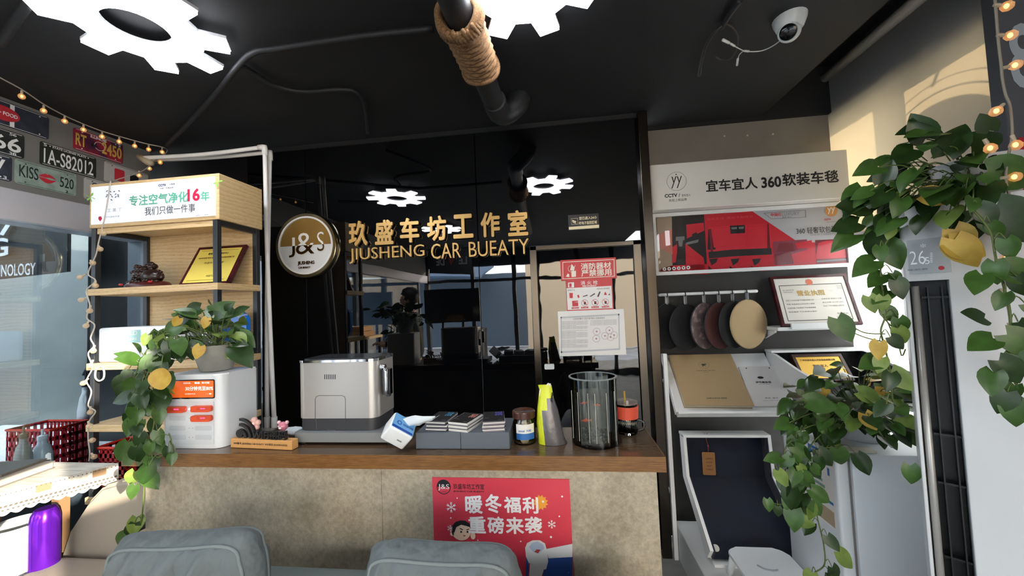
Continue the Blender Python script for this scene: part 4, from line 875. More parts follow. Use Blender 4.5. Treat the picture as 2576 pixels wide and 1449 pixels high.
# --- yellow and grey pouch
pb = thing('foil_pouch', 'yellow and grey foil pouch folded shut at the top', 'pouch', (-.035, 1.365, ZC))
b = MB(); lev = [(0, 1351, 1425, .034), (.02, 1352, 1418, .036), (.07, 1350, 1412, .034), (.12, 1352, 1404, .026), (.16, 1357, 1396, .014), (.19, 1360, 1392, .007), (.205, 1356, 1390, .006)]
rows = []
for z, xa, xb, hd in lev:
    yy = 1.345 + .015 * 0; A_ = PZ(xa, 1127, ZC).x + (xa - 1351) * 0; xa_, xb_ = PY(xa, 1060, 1.36).x, PY(xb, 1060, 1.36).x
    row = []
    for k in range(12):
        t = k / 12 * 2 * math.pi; row.append(b.b.verts.new(((xa_ + xb_) / 2 + (xb_ - xa_) / 2 * math.cos(t) + random.uniform(-.0015, .0015), 1.372 + hd * math.sin(t), ZC + z)))
    rows.append(row)
for i in range(len(rows) - 1):
    for k in range(12):
        b.b.faces.new((rows[i][k], rows[i][(k + 1) % 12], rows[i + 1][(k + 1) % 12], rows[i + 1][k])).material_index = 0 if (4 <= k < (8, 8, 8, 9, 12, 12)[i] or i >= 4) else 1
b.b.faces.new(rows[0][::-1]).material_index = 1; b.b.faces.new(rows[-1])
b.build('pouch', [M('pouch_yellow', 'd8e02c', .35, bump=(35, .35, .006)), M('pouch_grey', '6d6a6c', .3, .3, bump=(35, .35, .006))], pb, 60)
b = MB()
q = [(1356, 1010), (1357, 985), (1362, 968), (1364, 984), (1370, 974), (1378, 964), (1386, 966), (1383, 978), (1389, 986), (1390, 1000), (1380, 1006)]
b.prism([PY(x, y, 1.368) for x, y in q], (0, .006, 0)); b.build('torn_top', M('foil_white', 'd6d6d2', .3, .3, bump=(60, .5, .004)), pb)
b = MB(); b.prism([PY(x, y, 1.362) for x, y in ((1384, 1012), (1389, 986), (1392, 988), (1390, 1014))], (0, -.004, 0)); b.build('clip', INK, pb)
# --- fish tank
tk = thing('fish_tank', 'round clear fish tank with dark gravel on the counter', 'fish tank', (.118, 1.388, ZC))
c = Vector((.118, 1.388, ZC)); r_ = .083; H_ = .232
b = MB(); b.lathe([(0, 0), (r_, 0), (r_, H_ - .035), (r_ + .001, H_), (r_ - .004, H_), (r_ - .004, H_ - .034), (r_ - .0035, .006), (0, .006)], c, 48); b.build('tank_wall', GLASS, tk, 40)
b = MB(); b.lathe([(r_ - .001, H_ - .004), (r_ + .003, H_ - .003), (r_ + .003, H_), (r_ - .004, H_ + .001)], c, 48, None, True); b.build('rim', murky('rim_acrylic', 'd4d8d8', .35), tk, True)
b = MB(); b.lathe([(0, .012), (r_ - .0045, .012), (r_ - .0045, .170), (0, .170)], c, 40); b.build('water', murky('water', 'c4c0b4', .26), tk, 40)
b = MB()
for k in range(150): a, q = random.uniform(0, 6.28), (r_ - .012) * math.sqrt(random.random()); b.ball(c + Vector((q * math.cos(a), q * math.sin(a), .008 + random.uniform(0, .022))), random.uniform(.004, .007), 6)
tag(b.build('gravel', M('black_gravel', '1c1d1f', .4), tk, True), kind='stuff')
b = MB()
for a in (200, 225, 252, 268, 296, 322): x, y = c.x + (r_ + .0006) * math.cos(R(a)), c.y + (r_ + .0006) * math.sin(R(a)); b.tube([Vector((x, y, ZC + .02)), Vector((x, y, ZC + H_ - .045))], .0012, 5)
b.build('painted_refraction', M('refraction_pale', 'b8b4a8', .3), tk)  # pale tubes stand in for bright refraction lines in the water
def fish(x, y, Y, s, rz, label):
    p = PY(x, y, Y); t = thing('goldfish', label, 'fish', p, rz, 'goldfish in the round tank'); O = M('goldfish_orange', 'e8552a', .3)
    b = MB(); b.tube([Vector((u * s, 0, 0)) for u in (-.5, -.35, -.15, .05, .25, .4)], [.05 * s, .13 * s, .17 * s, .15 * s, .08 * s, .04 * s], 10); b.ball((-.5 * s, 0, 0), .05 * s, 8); b.build('body', O, t, True, local=True)
    for nm, q in (('tail_fin', [(.38, .02), (.72, .2), (.62, 0), (.74, -.18), (.38, -.02)]), ('dorsal_fin', [(-.2, .14), (0, .3), (.15, .22), (.2, .08)]), ('belly_fin', [(-.1, -.14), (.06, -.28), (.1, -.12)])):
        b = MB(); b.prism([Vector((u * s, -.008 * s, v * s)) for u, v in q], (0, .016 * s, 0)); b.build(nm, M('fin_orange', 'f07a48', .4), t, local=True)
fish(1474, 1058, 1.345, .030, R(8), 'orange goldfish swimming low at the left of the tank')
fish(1468, 1014, 1.40, .022, R(30), 'small dim goldfish just under the water surface, left')
fish(1503, 1019, 1.36, .020, R(160), 'brown speckled fish just under the water surface, centre'); 
# --- glass mug with orange band
mg = thing('glass_mug', 'glass tumbler with an orange silicone band and straw', 'tumbler', (.243, 1.47, ZC))
c = Vector((.245, 1.475, ZC)); r_ = .040
b = MB(); b.lathe([(0, 0), (r_ * .86, 0), (r_ * .92, .006), (r_, .11), (r_ - .003, .11), (r_ * .88, .009), (0, .009)], c, 32); b.build('glass', GLASS, mg, True)
b = MB(); b.lathe([(r_ * .97, .058), (r_ + .002, .058), (r_ + .004, .103), (r_ + .001, .103)], c, 32, None, True); b.build('silicone_band', M('coral_silicone', 'e0563c', .5), mg, 40)
b = MB(); b.lathe([(0, .114), (r_ - .006, .114), (r_ + .003, .112), (r_ + .003, .118), (r_ - .006, .121), (0, .121)], c, 32); b.build('lid', murky('lid_clear', 'd8c8c0', .3), mg, 40)
b = MB(); b.tube([c + VZ * .012, c + Vector((-.004, 0, .155))], .0038, 8); b.build('straw', M('amber_straw', 'a8862c', .3), mg, True)
b = MB(); b.lathe([(0, .011), (r_ * .86, .011), (r_ * .90, .045), (0, .045)], c, 28); b.build('drink', murky('drink', 'e4dcc4', .7), mg, 40)
b = MB(); b.tube(smoothpath([c + Vector((r_ * .95, -.01, .05)), c + Vector((r_ + .018, -.014, .045)), c + Vector((r_ + .016, -.014, .02)), c + Vector((r_ * .9, -.01, .012))], 4), .005, 8); b.build('handle', GLASS, mg, True)
# --- desk chair behind the counter
dc = thing('desk_chair', 'dark grey desk chair back rising behind the foil pouch', 'chair', (.0, 1.85, 0))
c = PY(1426, 1062, 1.86); GRY = M('chair_grey', '34363a', .6)
b = MB(); b.ball(c - VZ * .05, .1, 20, (.40, .22, 1.15), Matrix.Rotation(R(10), 3, 'Y')); b.build('backrest', GRY, dc, True)
b = MB(); b.tube([c - VZ * .14, Vector((c.x, 1.92, .45))], .02, 10); b.build('back_post', INK, dc, True)
b = MB(); b.box((c.x - .22, 1.60, .42), (c.x + .22, 1.98, .50), .035, seg=3); b.build('seat', GRY, dc, True)
b = MB(); b.tube([Vector((c.x, 1.8, .42)), Vector((c.x, 1.8, .1))], .025, 10); b.build('gas_column', INK, dc, True)
for k in range(5):
    a = R(72 * k + 10); b = MB(); b.tube([Vector((c.x, 1.8, .1)), Vector((c.x + .24 * math.cos(a), 1.8 + .24 * math.sin(a), .05))], [.02, .014], 8); b.build('leg', INK, dc, True)
    b = MB(); b.ball((c.x + .24 * math.cos(a), 1.8 + .24 * math.sin(a), .026), .025, 10); b.build('caster', INK, dc, True)
# ================================================================== ON THE GLOSS WALL
lg = thing('round_logo_sign', 'round gold and white logo sign on the gloss wall', 'sign', (PY(770, 617, D).x, D, 1.965))
c = PY(768, 617, D - .03); r_ = .205; ROTX = Matrix.Rotation(R(90), 3, 'X')
b = MB(); b.lathe([(r_ - .006, 0), (r_ + .012, 0), (r_ + .018, -.008), (r_ + .018, -.026), (r_ - .006, -.026)], c, 64, ROTX, True); b.build('ring', M('pale_gold', 'd9c9a0', .2, 1), lg, 40)
b = MB(); b.lathe([(r_ - .018, .003), (r_ - .008, .004), (r_ - .006, 0), (r_ - .018, 0)], c, 64, ROTX, True); b.build('inner_ring', M('white_enamel', 'ece9e4', .25), lg, 40)
b = MB(); b.lathe([(0, -.004), (r_ - .004, -.004), (r_ - .004, -.020), (0, -.020)], c, 64, ROTX); b.build('disc', M('sign_white', 'd8d8d8', .35), lg, 40)
zs = c.z + .008
b = MB(); q = [c + VY * -.0046 * 0 + Vector((0, .0034, 0)) + VX * (r_ - .019) * math.cos(math.pi * k / 32) + VZ * ((r_ - .019) * math.sin(math.pi * k / 32)) for k in range(33)]
b.face(q); b.build('gold_half', M('mirror_gold', 'c39a55', .18, .6), lg)
b = MB(); Y = c.y + .0005
b.text('J', c + Vector((-.098, .0005, -.01)), VX, VZ, .045, .135, .002, .0); b.text('&', c + Vector((-.002, .0005, .012)), VX, VZ, .135, .145, .002, -.005); b.text('S', c + Vector((.112, .0005, .02)), VX, VZ, .05, .13, .002, -.012)
g = bmesh.ops.bisect_plane(b.b, geom=b.b.verts[:] + b.b.edges[:] + b.b.faces[:], plane_co=c, plane_no=VZ)
for f in b.b.faces: f.material_index = 0 if f.calc_center_median().z > c.z else 1
b.tpx('JIUSHENG', 770, 662, 42, 11, Y, .002, .03, 1); b.tpx('CAR BUEATY', 766, 673, 30, 5, Y, .002, .03, 1); b.build('monogram', [M('white_enamel', 'ece9e4', .25), M('mirror_gold2', 'a9864a', .2, 1)], lg)
b = MB(); b.lathe([(0, -.020), (.05, -.020), (.05, -.029), (0, -.029)], c, 24, ROTX); b.build('wall_mount', INK, lg)
YL = D - .016
cs = thing('wall_lettering', 'gold raised Chinese characters above the Latin letters on the gloss wall', 'sign', (-.7, D, 2.0))
for s_, x, y, w, h in (('玖', 903, 588, 46, 63), ('盛', 968, 585, 46, 62), ('车', 1032, 580, 48, 62), ('坊', 1100, 575, 48, 62), ('工', 1166, 570, 50, 60), ('作', 1234, 566, 48, 62), ('室', 1303, 562, 50, 64)):
    b = MB(); b.tpx(s_, x, y, w, h, YL, .0155, .030); b.build('character', GOLD, cs)
es_ = thing('wall_lettering', 'gold raised Latin letters under the Chinese characters on the black gloss wall', 'sign', (-.7, D, 1.85))
for s_, xa, xb, yb_, h in (('JIUSHENG', 881, 1068, 639, 38), ('CAR', 1086, 1160, 634, 38), ('BUEATY', 1180, 1330, 626, 38)):
    b = MB(); xm_ = (xa + xb) / 2; b.tpx(s_, xm_, 665 - (xm_ - 882) * .0558 - 20, xb - xa, h, YL, .0155, -.004); b.build('word', GOLD, es_)
def notice(name, label, x, y, w, h, Y, base, t=.0015):
    c = PY(x, y, Y); a = prj(c); kx = (prj(c + VX * .01) - a).x / .01; kz = -(prj(c + VZ * .01) - a).y / .01
    th = thing(name, label, 'notice', c); b = MB(); b.rrect(c, VX, VZ, w / kx, h / kz, .003, (0, t, 0)); b.build('sheet', base, th); return th
nt = notice('surveillance_notice', 'small black and gold surveillance notice on the gloss wall', 1468, 558, 77, 38, D - .003, M('black_acrylic', '1c1c1e', .3))
b = MB(); Y = D - .0036; PG_ = M('pale_gold_print', 'e8d8b0', .5)
b.tpx('您已进入24小', 1479, 548, 45, 8, Y, 0, .02); b.tpx('时电子监控区域', 1479, 560, 45, 8, Y, 0, .02); b.flat([(1431, 571), (1507, 565), (1507, 573), (1431, 578)], Y)
b.tube([PY(x, y, Y) for x, y in ((1437, 550), (1453, 549), (1454, 564), (1438, 565))], .0012, 5, True); b.flat([(1440, 553), (1450, 557), (1448, 560), (1439, 557)], Y); b.flat([(1441, 558), (1450, 562), (1449, 563), (1441, 560)], Y)
b.build('lettering', PG_, nt)
YS = D - .028
nt = notice('fire_notice', 'red fire equipment notice with white characters on the mirror door', 1480, 677, 140, 52, YS, M('notice_red', 'c42434', .35))
b = MB(); Y = YS - .0008
for q in ([(1415, 659), (1545, 652), (1545, 653.5), (1415, 660.5)], [(1415, 701), (1546, 694), (1546, 695.5), (1415, 702.5)], [(1415, 659), (1416.5, 659), (1417, 702), (1415.5, 702)], [(1544, 652), (1545.5, 652), (1546.5, 695), (1545, 695)]): b.flat(q, Y)
b.tpx('消防器材', 1499, 669, 76, 17, Y, 0, .02); b.tpx('严禁挪用', 1500, 686, 76, 17, Y, 0, .02)
b.flat([(1437, 682), (1449, 681), (1449, 696), (1438, 697)], Y); b.flat([(1424, 696), (1428, 688), (1432, 690), (1432, 697)], Y); b.ring(PY(1437, 676, Y), VX, VZ, .018, .002, 24); b.flat([(1434, 680), (1438, 664), (1444, 672), (1448, 665), (1443, 681)], Y)
b.build('lettering', M('cream_print', 'ece4d6', .5), nt)
nt = notice('hydrant_notice', 'red and white fire hydrant instruction sheet below the red fire notice', 1483, 742, 117, 78, YS + .0015, M('notice_red2', 'c83040', .4))
b = MB(); Y = YS + .0009
b.flat([(1425, 725), (1538, 719), (1541, 775), (1428, 780)], Y, 0); Y -= .0004
b.tpx('消 火 栓', 1482, 711, 43, 10, Y, 0, .01, 0); b.tpx('FIRE HYDRANT', 1483, 719, 36, 4, Y, 0, .03, 0); b.flat([(1429, 711), (1444, 710), (1444, 723), (1429, 723)], Y, 0); b.flat([(1432, 713), (1438, 713), (1438, 722), (1432, 722)], Y - .0003, 1)
b.tpx('使用方法', 1437, 730, 18, 4, Y, 0, 0, 2); b.tpx('消防设施 规范管理', 1517, 726, 32, 4, Y, 0, 0, 2)
for k in range(6):
    x, y = 1437 + k * 17.8, 743 - k * .9; b.tube([PY(x + dx, y + dy, Y) for dx, dy in ((-7, -8), (7, -8.7), (7.5, 7.5), (-6.5, 8))], .0006, 4, True)
for q, mi in (([(1432, 737), (1441, 737), (1441, 750), (1433, 750)], 1), ([(1452, 743), (1456, 741), (1458, 748), (1454, 750)], 1), ([(1466, 745), (1478, 741), (1478, 744), (1466, 747)], 2), ([(1484, 745), (1496, 737), (1497, 740), (1485, 747)], 2), ([(1502, 746), (1508, 733), (1511, 734), (1506, 747)], 2), ([(1519, 742), (1523, 733), (1527, 742)], 1), ([(1530, 742), (1534, 737), (1535, 743)], 2)): b.flat(q, Y, mi)
b.flat([(1439, 757), (1454, 756), (1455, 770), (1440, 771)], Y, 1); b.tpx('119', 1450, 760, 7, 4, Y - .0003, 0, 0, 0)
for x, y in ((1471, 762), (1497, 761), (1523, 760)): b.ring(PY(x, y, Y), VX, VZ, .0185, .0022, 24, 1); b.flat([(x - 5, y - 5), (x - 4, y - 6), (x + 6, y + 4), (x + 5, y + 5)], Y - .0004, 1); b.flat([(x - 2, y - 3), (x + 3, y - 3), (x + 3, y + 4), (x - 2, y + 4)], Y, 3)
for x, y, s_ in ((1447, 775, '火警电话'), (1471, 774, '禁止烟火'), (1497, 773, '禁止堆放'), (1523, 772, '禁止锁闭')): b.flat([(x - 9, y - 2), (x + 9, y - 3), (x + 9, y + 1.5), (x - 9, y + 2.5)], Y, 1); b.tpx(s_, x, y, 15, 3, Y - .0004, 0, 0, 0)
b.build('print', [PAPER, RED, M('dark_brown_print', '4a3636'), INK], nt)
nt = notice('licence_sheet', 'white printed certificate sheet with red stamps on the mirror door', 1488, 837, 167, 114, YS - .0012, PAPER, .0006)
b = MB(); Y = YS - .0018
for q in ([(1410, 797), (1558, 789), (1558, 793), (1410, 801)], [(1411, 884), (1560, 876), (1560, 880), (1411, 888)], [(1410, 797), (1413, 797), (1414, 888), (1411, 888)], [(1555, 789), (1558, 789), (1560, 880), (1557, 880)]): b.flat(q, Y, 0)
b.tpx('公共场所量化“卫生行政”相对人告知承诺书', 1481, 801, 80, 5, Y, 0, .01, 1)
for k in range(26):
    y = 810 + k * 2.6; wv = 66 if k % 6 != 4 else 36; 
    if k % 9 == 8: continue
    b.tpx('本单位已认真阅读卫生行政许可告知承诺事项并承诺如下' if k % 2 else '经营场所符合国家卫生标准要求并自愿承担相应法律责任', 1413 + wv / 2, y - wv * .024, wv, 1.9, Y, 0, 0, 1)
for k in range(5): b.tpx('以上内容真实有效如有不实愿承担责任特此声明承诺', 1518, 805.5 + k * 2.8, 66, 1.9, Y, 0, 0, 1)
for x, y in ((1501, 834), (1533, 831), (1500, 852), (1522, 845), (1545, 843), (1536, 848)): b.ring(PY(x, y, Y), VX, VZ, .020, .0018, 24, 2); b.disc(PY(x, y, Y), VX, VZ, .006, 5, 2)
b.build('print', [M('pale_border', 'c2c4c8'), M('faint_print', '8a8a90'), M('stamp_red', 'b88a92')], nt)

# ================================================================== RIGHT SIDE: DISPLAY STAND
CHAR = M('charcoal_board', '2f2d2b', .6)
ds = thing('display_stand', 'charcoal display stand with a white header box lettered in black', 'display stand', (1.2, 2.5, 0))
b = MB(); b.box((.622, 2.50, .02), (1.775, 2.53, 2.05)); b.build('back_board', CHAR, ds)
YH = 2.38; zb_, zt_ = 2.049, 2.335
b = MB(); b.box((.620, YH, zb_), (1.737, 2.53, zt_), .003, seg=1); hd = b.build('header_box', M('header_white', 'd6d2c9', .4), ds)
b = MB(); Y = YH - .0008
b.tpx('宜车宜人', 1840, 464, 130, 30, Y, .0005, .022); b.tpx('360', 1940, 458, 50, 28, Y, .0005, .03); b.tpx('软装车毯', 2038, 448, 142, 32, Y, .0005, .022)
c = PY(1702, 456, Y); b.ring(c, VX, VZ, .057, .0015, 40); b.text('yy', c + VZ * -.006, VX, VZ, .066, .074, 0, -.006, None, .12); b.disc(c + Vector((0, 0, .043)), VX, VZ, .004, 10)
b.tpx('CCTV', 1688, 492, 32, 9, Y, 0, .04); b.tpx('/', 1709, 491, 4, 9, Y); b.tpx('宜车宜人', 1726, 491, 22, 6, Y); b.tpx('央视上榜品牌', 1705, 503, 45, 7, Y)
b.build('lettering', INK, hd)
b = MB(); p0, p1 = PY(1668, 890, 2.34), PZ(1674, 1392, 0); b.box((p0.x - .011, 2.30, .0), (p0.x + .011, 2.325, PY(1668, 890, 2.31).z), .001, seg=1); 
for z in (.35, 1.0): b.box((p0.x - .006, 2.324, z), (p0.x + .006, 2.50, z + .012))
b.build('side_post', WHITE, ds)
YF_ = 2.462
fr = thing('framed_advert', 'white framed red car-interior advert under the header box', 'framed print', (1.2, YF_, 1.85))
x0, x1, z0, z1 = .634, 1.780, 1.650, 2.046
b = MB()
for lo, hi in (((x0, YF_, z0), (x1, 2.499, z0 + .022)), ((x0, YF_, z1 - .022), (x1, 2.499, z1)), ((x0, YF_, z0 + .022), (x0 + .022, 2.499, z1 - .022)), ((x1 - .022, YF_, z0 + .022), (x1, 2.499, z1 - .022))): b.box(lo, hi)
b.build('frame', WHITE, fr)
b = MB(); Y = YF_ + .014; YB_ = Y
b.flat([(1651, 548), (2130, 514), (2140, 664), (1660, 690)], Y, 0)
def F_(pts, mi, d): b.flat(pts, Y - .0004 * d, mi)
F_([(1651, 546), (1771, 540), (1780, 690), (1660, 690)], 2, 1)
F_([(1651, 547), (1690, 545), (1692, 685), (1658, 690)], 4, 2); F_([(1655, 590), (1690, 575), (1692, 640), (1660, 625)], 5, 3)
F_([(1726, 565), (1770, 560), (1772, 580), (1728, 600)], 0, 2); F_([(1690, 622), (1706, 612), (1700, 660), (1690, 662)], 0, 2); F_([(1724, 612), (1770, 648), (1776, 690), (1726, 690)], 0, 2); F_([(1690, 668), (1780, 664), (1782, 690), (1660, 690), (1662, 676)], 0, 2)
F_([(1704, 540), (1716, 540), (1722, 664), (1703, 666)], 6, 3); F_([(1700, 596), (1722, 594), (1722, 604), (1700, 606)], 3, 4); F_([(1726, 610), (1758, 602), (1756, 610), (1726, 616)], 3, 4); F_([(1740, 590), (1752, 584), (1770, 620), (1766, 632)], 2, 3)
F_([(1706, 604), (1718, 604), (1716, 620), (1708, 620)], 3, 5); F_([(1707, 646), (1719, 645), (1719, 662), (1707, 663)], 6, 5)
F_([(1893, 532), (2128, 514), (2135, 604), (2012, 612)], 7, 1)
F_([(1780, 628), (1800, 628), (1800, 575), (1782, 577)], 6, 2); F_([(1782, 572), (1938, 562), (1942, 640), (1786, 648)], 8, 2); F_([(1784, 576), (1790, 576), (1794, 640), (1788, 640)], 9, 3); F_([(1930, 563), (1934, 563), (1938, 630), (1930, 630)], 9, 3)
F_([(1836, 568), (1874, 566), (1874, 586), (1838, 588)], 6, 4); F_([(1839, 572), (1854, 571), (1854, 576), (1841, 577)], 3, 5); F_([(1858, 571), (1872, 570), (1870, 576), (1859, 576)], 3, 5)
for q in ([(1788, 574), (1838, 571), (1836, 620), (1796, 623)], [(1880, 570), (1930, 566), (1924, 614), (1878, 617)]): F_(q, 0, 3); F_([(x * .96 + sum(a for a, _ in q) / 4 * .04, y * .94 + sum(c for _, c in q) / 4 * .06) for x, y in q], 8, 4)
F_([(1782, 634), (1842, 628), (1940, 624), (1942, 640), (1842, 645), (1783, 650)], 6, 5)
for x in (1782, 1836, 1890): F_([(x, 652), (x + 50, 648), (x + 51, 680), (x, 684)], 0, 3); F_([(x + 2, 652), (x + 24, 650), (x + 20, 660), (x + 8, 668)], 6, 4); F_([(x, 668), (x + 12, 680), (x + 30, 682), (x + 18, 684), (x, 684)], 2, 4)
F_([(1945, 608), (2030, 602), (2032, 660), (1948, 666)], 10, 2); F_([(1960, 612), (1994, 610), (2000, 632), (1954, 634)], 9, 3); F_([(2000, 612), (2042, 604), (2044, 622), (2006, 626)], 0, 3); F_([(1948, 640), (1990, 634), (1996, 664), (1950, 667)], 9, 3); F_([(1990, 640), (2040, 625), (2050, 660), (1998, 664)], 0, 3)
F_([(2050, 604), (2132, 600), (2138, 660), (2054, 664)], 9, 2); F_([(2058, 612), (2076, 606), (2108, 604), (2122, 612), (2132, 648), (2052, 652)], 0, 3); F_([(2054, 656), (2136, 650), (2136, 654), (2054, 660)], 3, 4)
for k in range(6): p = PY(1671.5 + k * 12, 677 - k * .8, Y - .002); b.disc(p, VX, VZ, .0115, 14, 1); b.disc(p - VY * .0004, VX, VZ, .005, 4 + k % 3, 2)
Yt = Y - .0024
for q in ([(1920, 536), (2025, 528), (2026, 529), (1921, 537)], [(1941, 550), (2027, 546), (2027, 547), (1941, 551)], [(2025, 528), (2027, 528), (2028, 547), (2026, 547)], [(1920, 536), (1922, 536), (1942, 551), (1940, 551)]): b.flat(q, Yt, 3)
b.tpx('中国红', 1952, 540, 26, 8, Yt, 0, .02, 0); b.tpx('LUXURY', 1989, 538, 44, 8, Yt, 0, 0, 3); b.tpx('宜车 宜人', 1980, 546, 24, 3, Yt, 0, 0, 2)
b.tpx('360 轻奢软包脚垫', 2062, 578, 118, 16, Yt, 0, 0, 2); b.tpx('Overall Custom Parking', 2078, 589, 80, 7, Yt, 0, 0, 3); b.tpx('至尚生活  美在不期而至', 1836, 548, 118, 6, Yt, 0, 0, 11)
p = PY(2091, 530, Yt); b.disc(p, VX, VZ, .036, 28, 12); b.text('yy', p - VY * .0005, VX, VZ, .042, .040, 0, 0, 1); b.tpx('CCTV', 2082, 552, 17, 5, Yt, 0, .04, 0); b.tpx('央视上榜品牌', 2092, 558, 26, 3, Yt, 0, 0, 3)
b.build('print', [M('advert_red', 'cc1c30', .4), PAPER, M('advert_black', '1a1416', .4), M('advert_grey', '7c7a7c', .4), M('advert_tan', 'a08a74', .4), M('advert_peach', 'c87868', .4), M('advert_dark', '241c1e', .4), M('advert_silver', 'b4b4b8', .4), M('advert_red2', 'd8283a', .4), M('advert_maroon', '781828', .4), M('advert_plum', '8a3448', .4), M('advert_faint', 'e05a60', .4), M('advert_bronze', 'c88a4a', .4)], fr)
MB().box((x0 + .02, YF_ + .008, z0 + .02), (x1 - .02, YF_ + .0085, z1 - .02)).build('glazing', pane('glazing', 'fcfcfc', .02), fr)
# rail with sample discs
rl = thing('hanging_rail', 'white hook rail under the advert holding round fabric samples', 'rail', (.92, 2.40, 1.53))
pa, pbq = PY(1668, 742, 2.40), PY(1905, 733, 2.40); pbq.z = pa.z
b = MB(); b.tube([Vector((pa.x, 2.499, pa.z)), Vector((pa.x, 2.41, pa.z)), pa + VX * .012, pbq - VX * .012, Vector((pbq.x, 2.41, pa.z)), Vector((pbq.x, 2.499, pa.z))], .0095, 12); b.build('rail_tube', WHITE, rl, True)
for i, (x, y, wpx, hpx, colr, nm, mat) in enumerate(((1681, 821, 46, 102, '0b0b0e', 'black', None), (1727, 823, 58, 104, '17181b', 'charcoal', None), (1774, 819, 50, 104, '5a4c4c', 'mottled', None), (1812, 819, 56, 104, '4a2420', 'rust-brown', None), (1847, 816, 56, 106, '09090b', 'jet black', None), (1884, 815, 72, 112, 'b59c74', 'beige', None))):
    lab = {'black': 'leftmost black fabric sample disc on the hook rail', 'charcoal': 'smooth charcoal fabric sample disc, second from the left on the rail', 'mottled': 'mottled pink-grey fabric sample disc on the rail', 'rust-brown': 'rust-brown fabric sample disc on the rail', 'jet black': 'black fabric sample disc tucked behind the beige one', 'beige': 'beige fabric sample disc at the right end of the rail'}[nm]
    Yd = 2.41 - i * .004; c = PY(x, y, Yd); t = thing('fabric_sample', lab, 'fabric sample', c, 0, 'round fabric samples on the rail')
    r_ = .140 if i < 5 else .145; ca = min(1, wpx / hpx * 1.02); a = math.acos(ca) - R(24)
    rot = Matrix.Rotation(a, 3, 'Z') @ Matrix.Rotation(R(90), 3, 'X')
    m = M('fabric_' + colr, colr, .9, sheen=.03, var=(22, 'a08888', .48, .7) if nm == 'mottled' else None, bump=(120, .25, .004))
    b = MB(); b.lathe([(0, -.005), (r_ - .005, -.005), (r_, -.002), (r_, .002), (r_ - .005, .005), (0, .005)], c, 40, rot); b.build('disc', m, t, 50)
    b = MB(); b.lathe([(r_, -.0045), (r_ + .003, 0), (r_, .0045)], c, 40, rot); b.build('piping', M('piping_' + colr, 'c0ab84' if nm == 'beige' else '2a2a2e', .7), t, True)
    top = c + rot @ Vector((0, r_ * .97, 0)); hk = Vector((top.x, 2.40, pa.z))
    b = MB(); b.tube([top - VZ * .01, lerp(top, hk, .5)], .004, 8); b.build('strap', M('black_fabric', '1a1818', .8), t)
    b = MB(); m_ = lerp(top, hk, .45); b.box(m_ + Vector((-.010, -.006, -.028)), m_ + Vector((.010, .006, .028)), .003); b.build('clip', M('grey_clip', '77787a', .35, .6), t, 40)
    b = MB(); b.tube([hk + Vector((0, .013 * math.cos(k * math.pi / 8), .013 * math.sin(k * math.pi / 8))) for k in range(16)], .003, 6, True); b.tube([hk - VZ * .013, m_ + VZ * .026], .003, 6); b.build('hook_loop', INK, t, True)
# framed business licence on a white ledge
le = thing('wall_ledge', 'white ledge shelf under the framed licence', 'shelf', (1.44, 2.4, 1.31))
b = MB(); b.box((1.262, 2.33, 1.288), (1.735, 2.499, 1.308), .001, seg=1); b.build('board', WHITE, le)
b = MB(); b.box((1.33, 2.317, 1.296), (1.65, 2.3295, 1.330), .001, seg=1); b.build('front_lip', WHITE, le)
for x in (1.27, 1.70): b = MB(); b.prism([Vector((x, 2.498, 1.287)), Vector((x, 2.38, 1.287)), Vector((x, 2.38, 1.276)), Vector((x, 2.498, 1.23))], (.012, 0, 0)); b.build('bracket', WHITE, le)
def framed(name, label, cat, bl, br, tl, tr, border, fmat, pmat, tick=.016):
    t = thing(name, label, cat, (bl + br) / 2); n = (br - bl).cross(tl - bl).normalized()
    on = lambda u, v, d=0: lerp(lerp(bl, br, u), lerp(tl, tr, u), v) + n * d
    b = MB(); W_, H_ = (br - bl).length, (tl - bl).length; bu, bv = border / W_, border / H_
    b.prism([on(0, 0), on(1, 0), on(1, 1), on(0, 1)], -n * tick)
    for q in ((0, 0, 1, bv), (0, 1 - bv, 1, 1), (0, bv, bu, 1 - bv), (1 - bu, bv, 1, 1 - bv)): b.prism([on(q[0], q[1]), on(q[2], q[1]), on(q[2], q[3]), on(q[0], q[3])], n * .006)
    b.build('frame', fmat, t)
    b = MB(); b.face([on(bu, bv, .0015), on(1 - bu, bv, .0015), on(1 - bu, 1 - bv, .0015), on(bu, 1 - bv, .0015)]); b.build('sheet', pmat, t)
    return t, on, (br - bl).normalized(), (tl - bl).normalized(), W_, H_
t, on, uu, vv, W_, H_ = framed('framed_licence', 'framed business licence in dark red leaning on the white ledge', 'framed certificate', Vector((1.297, 2.350, 1.310)), Vector((1.723, 2.350, 1.310)), Vector((1.311, 2.47, 1.607)), Vector((1.737, 2.47, 1.607)), .016, MAH, M('licence_paper', 'e6e0d4', .5))
b = MB(); D_ = .0022
for q in ((.09, .10, .91, .115), (.09, .80, .91, .815), (.09, .115, .10, .80), (.90, .115, .91, .80)): b.face([on(q[0], q[1], D_), on(q[2], q[1], D_), on(q[2], q[3], D_), on(q[0], q[3], D_)], 0)
b.disc(on(.5, .86, D_ + .0004), uu, vv, .020, 24, 1)
def tl_(s, u, v, w, h, mi, bold=0): b.text(s, on(u, v, D_ + .0004), uu, vv, w * W_, h * H_, 0, bold, mi)
tl_('营业执照', .48, .64, .36, .11, 2, .02); tl_('统一社会信用代码', .20, .71, .14, .025, 0); tl_('91440101MA5D', .19, .67, .12, .02, 0)
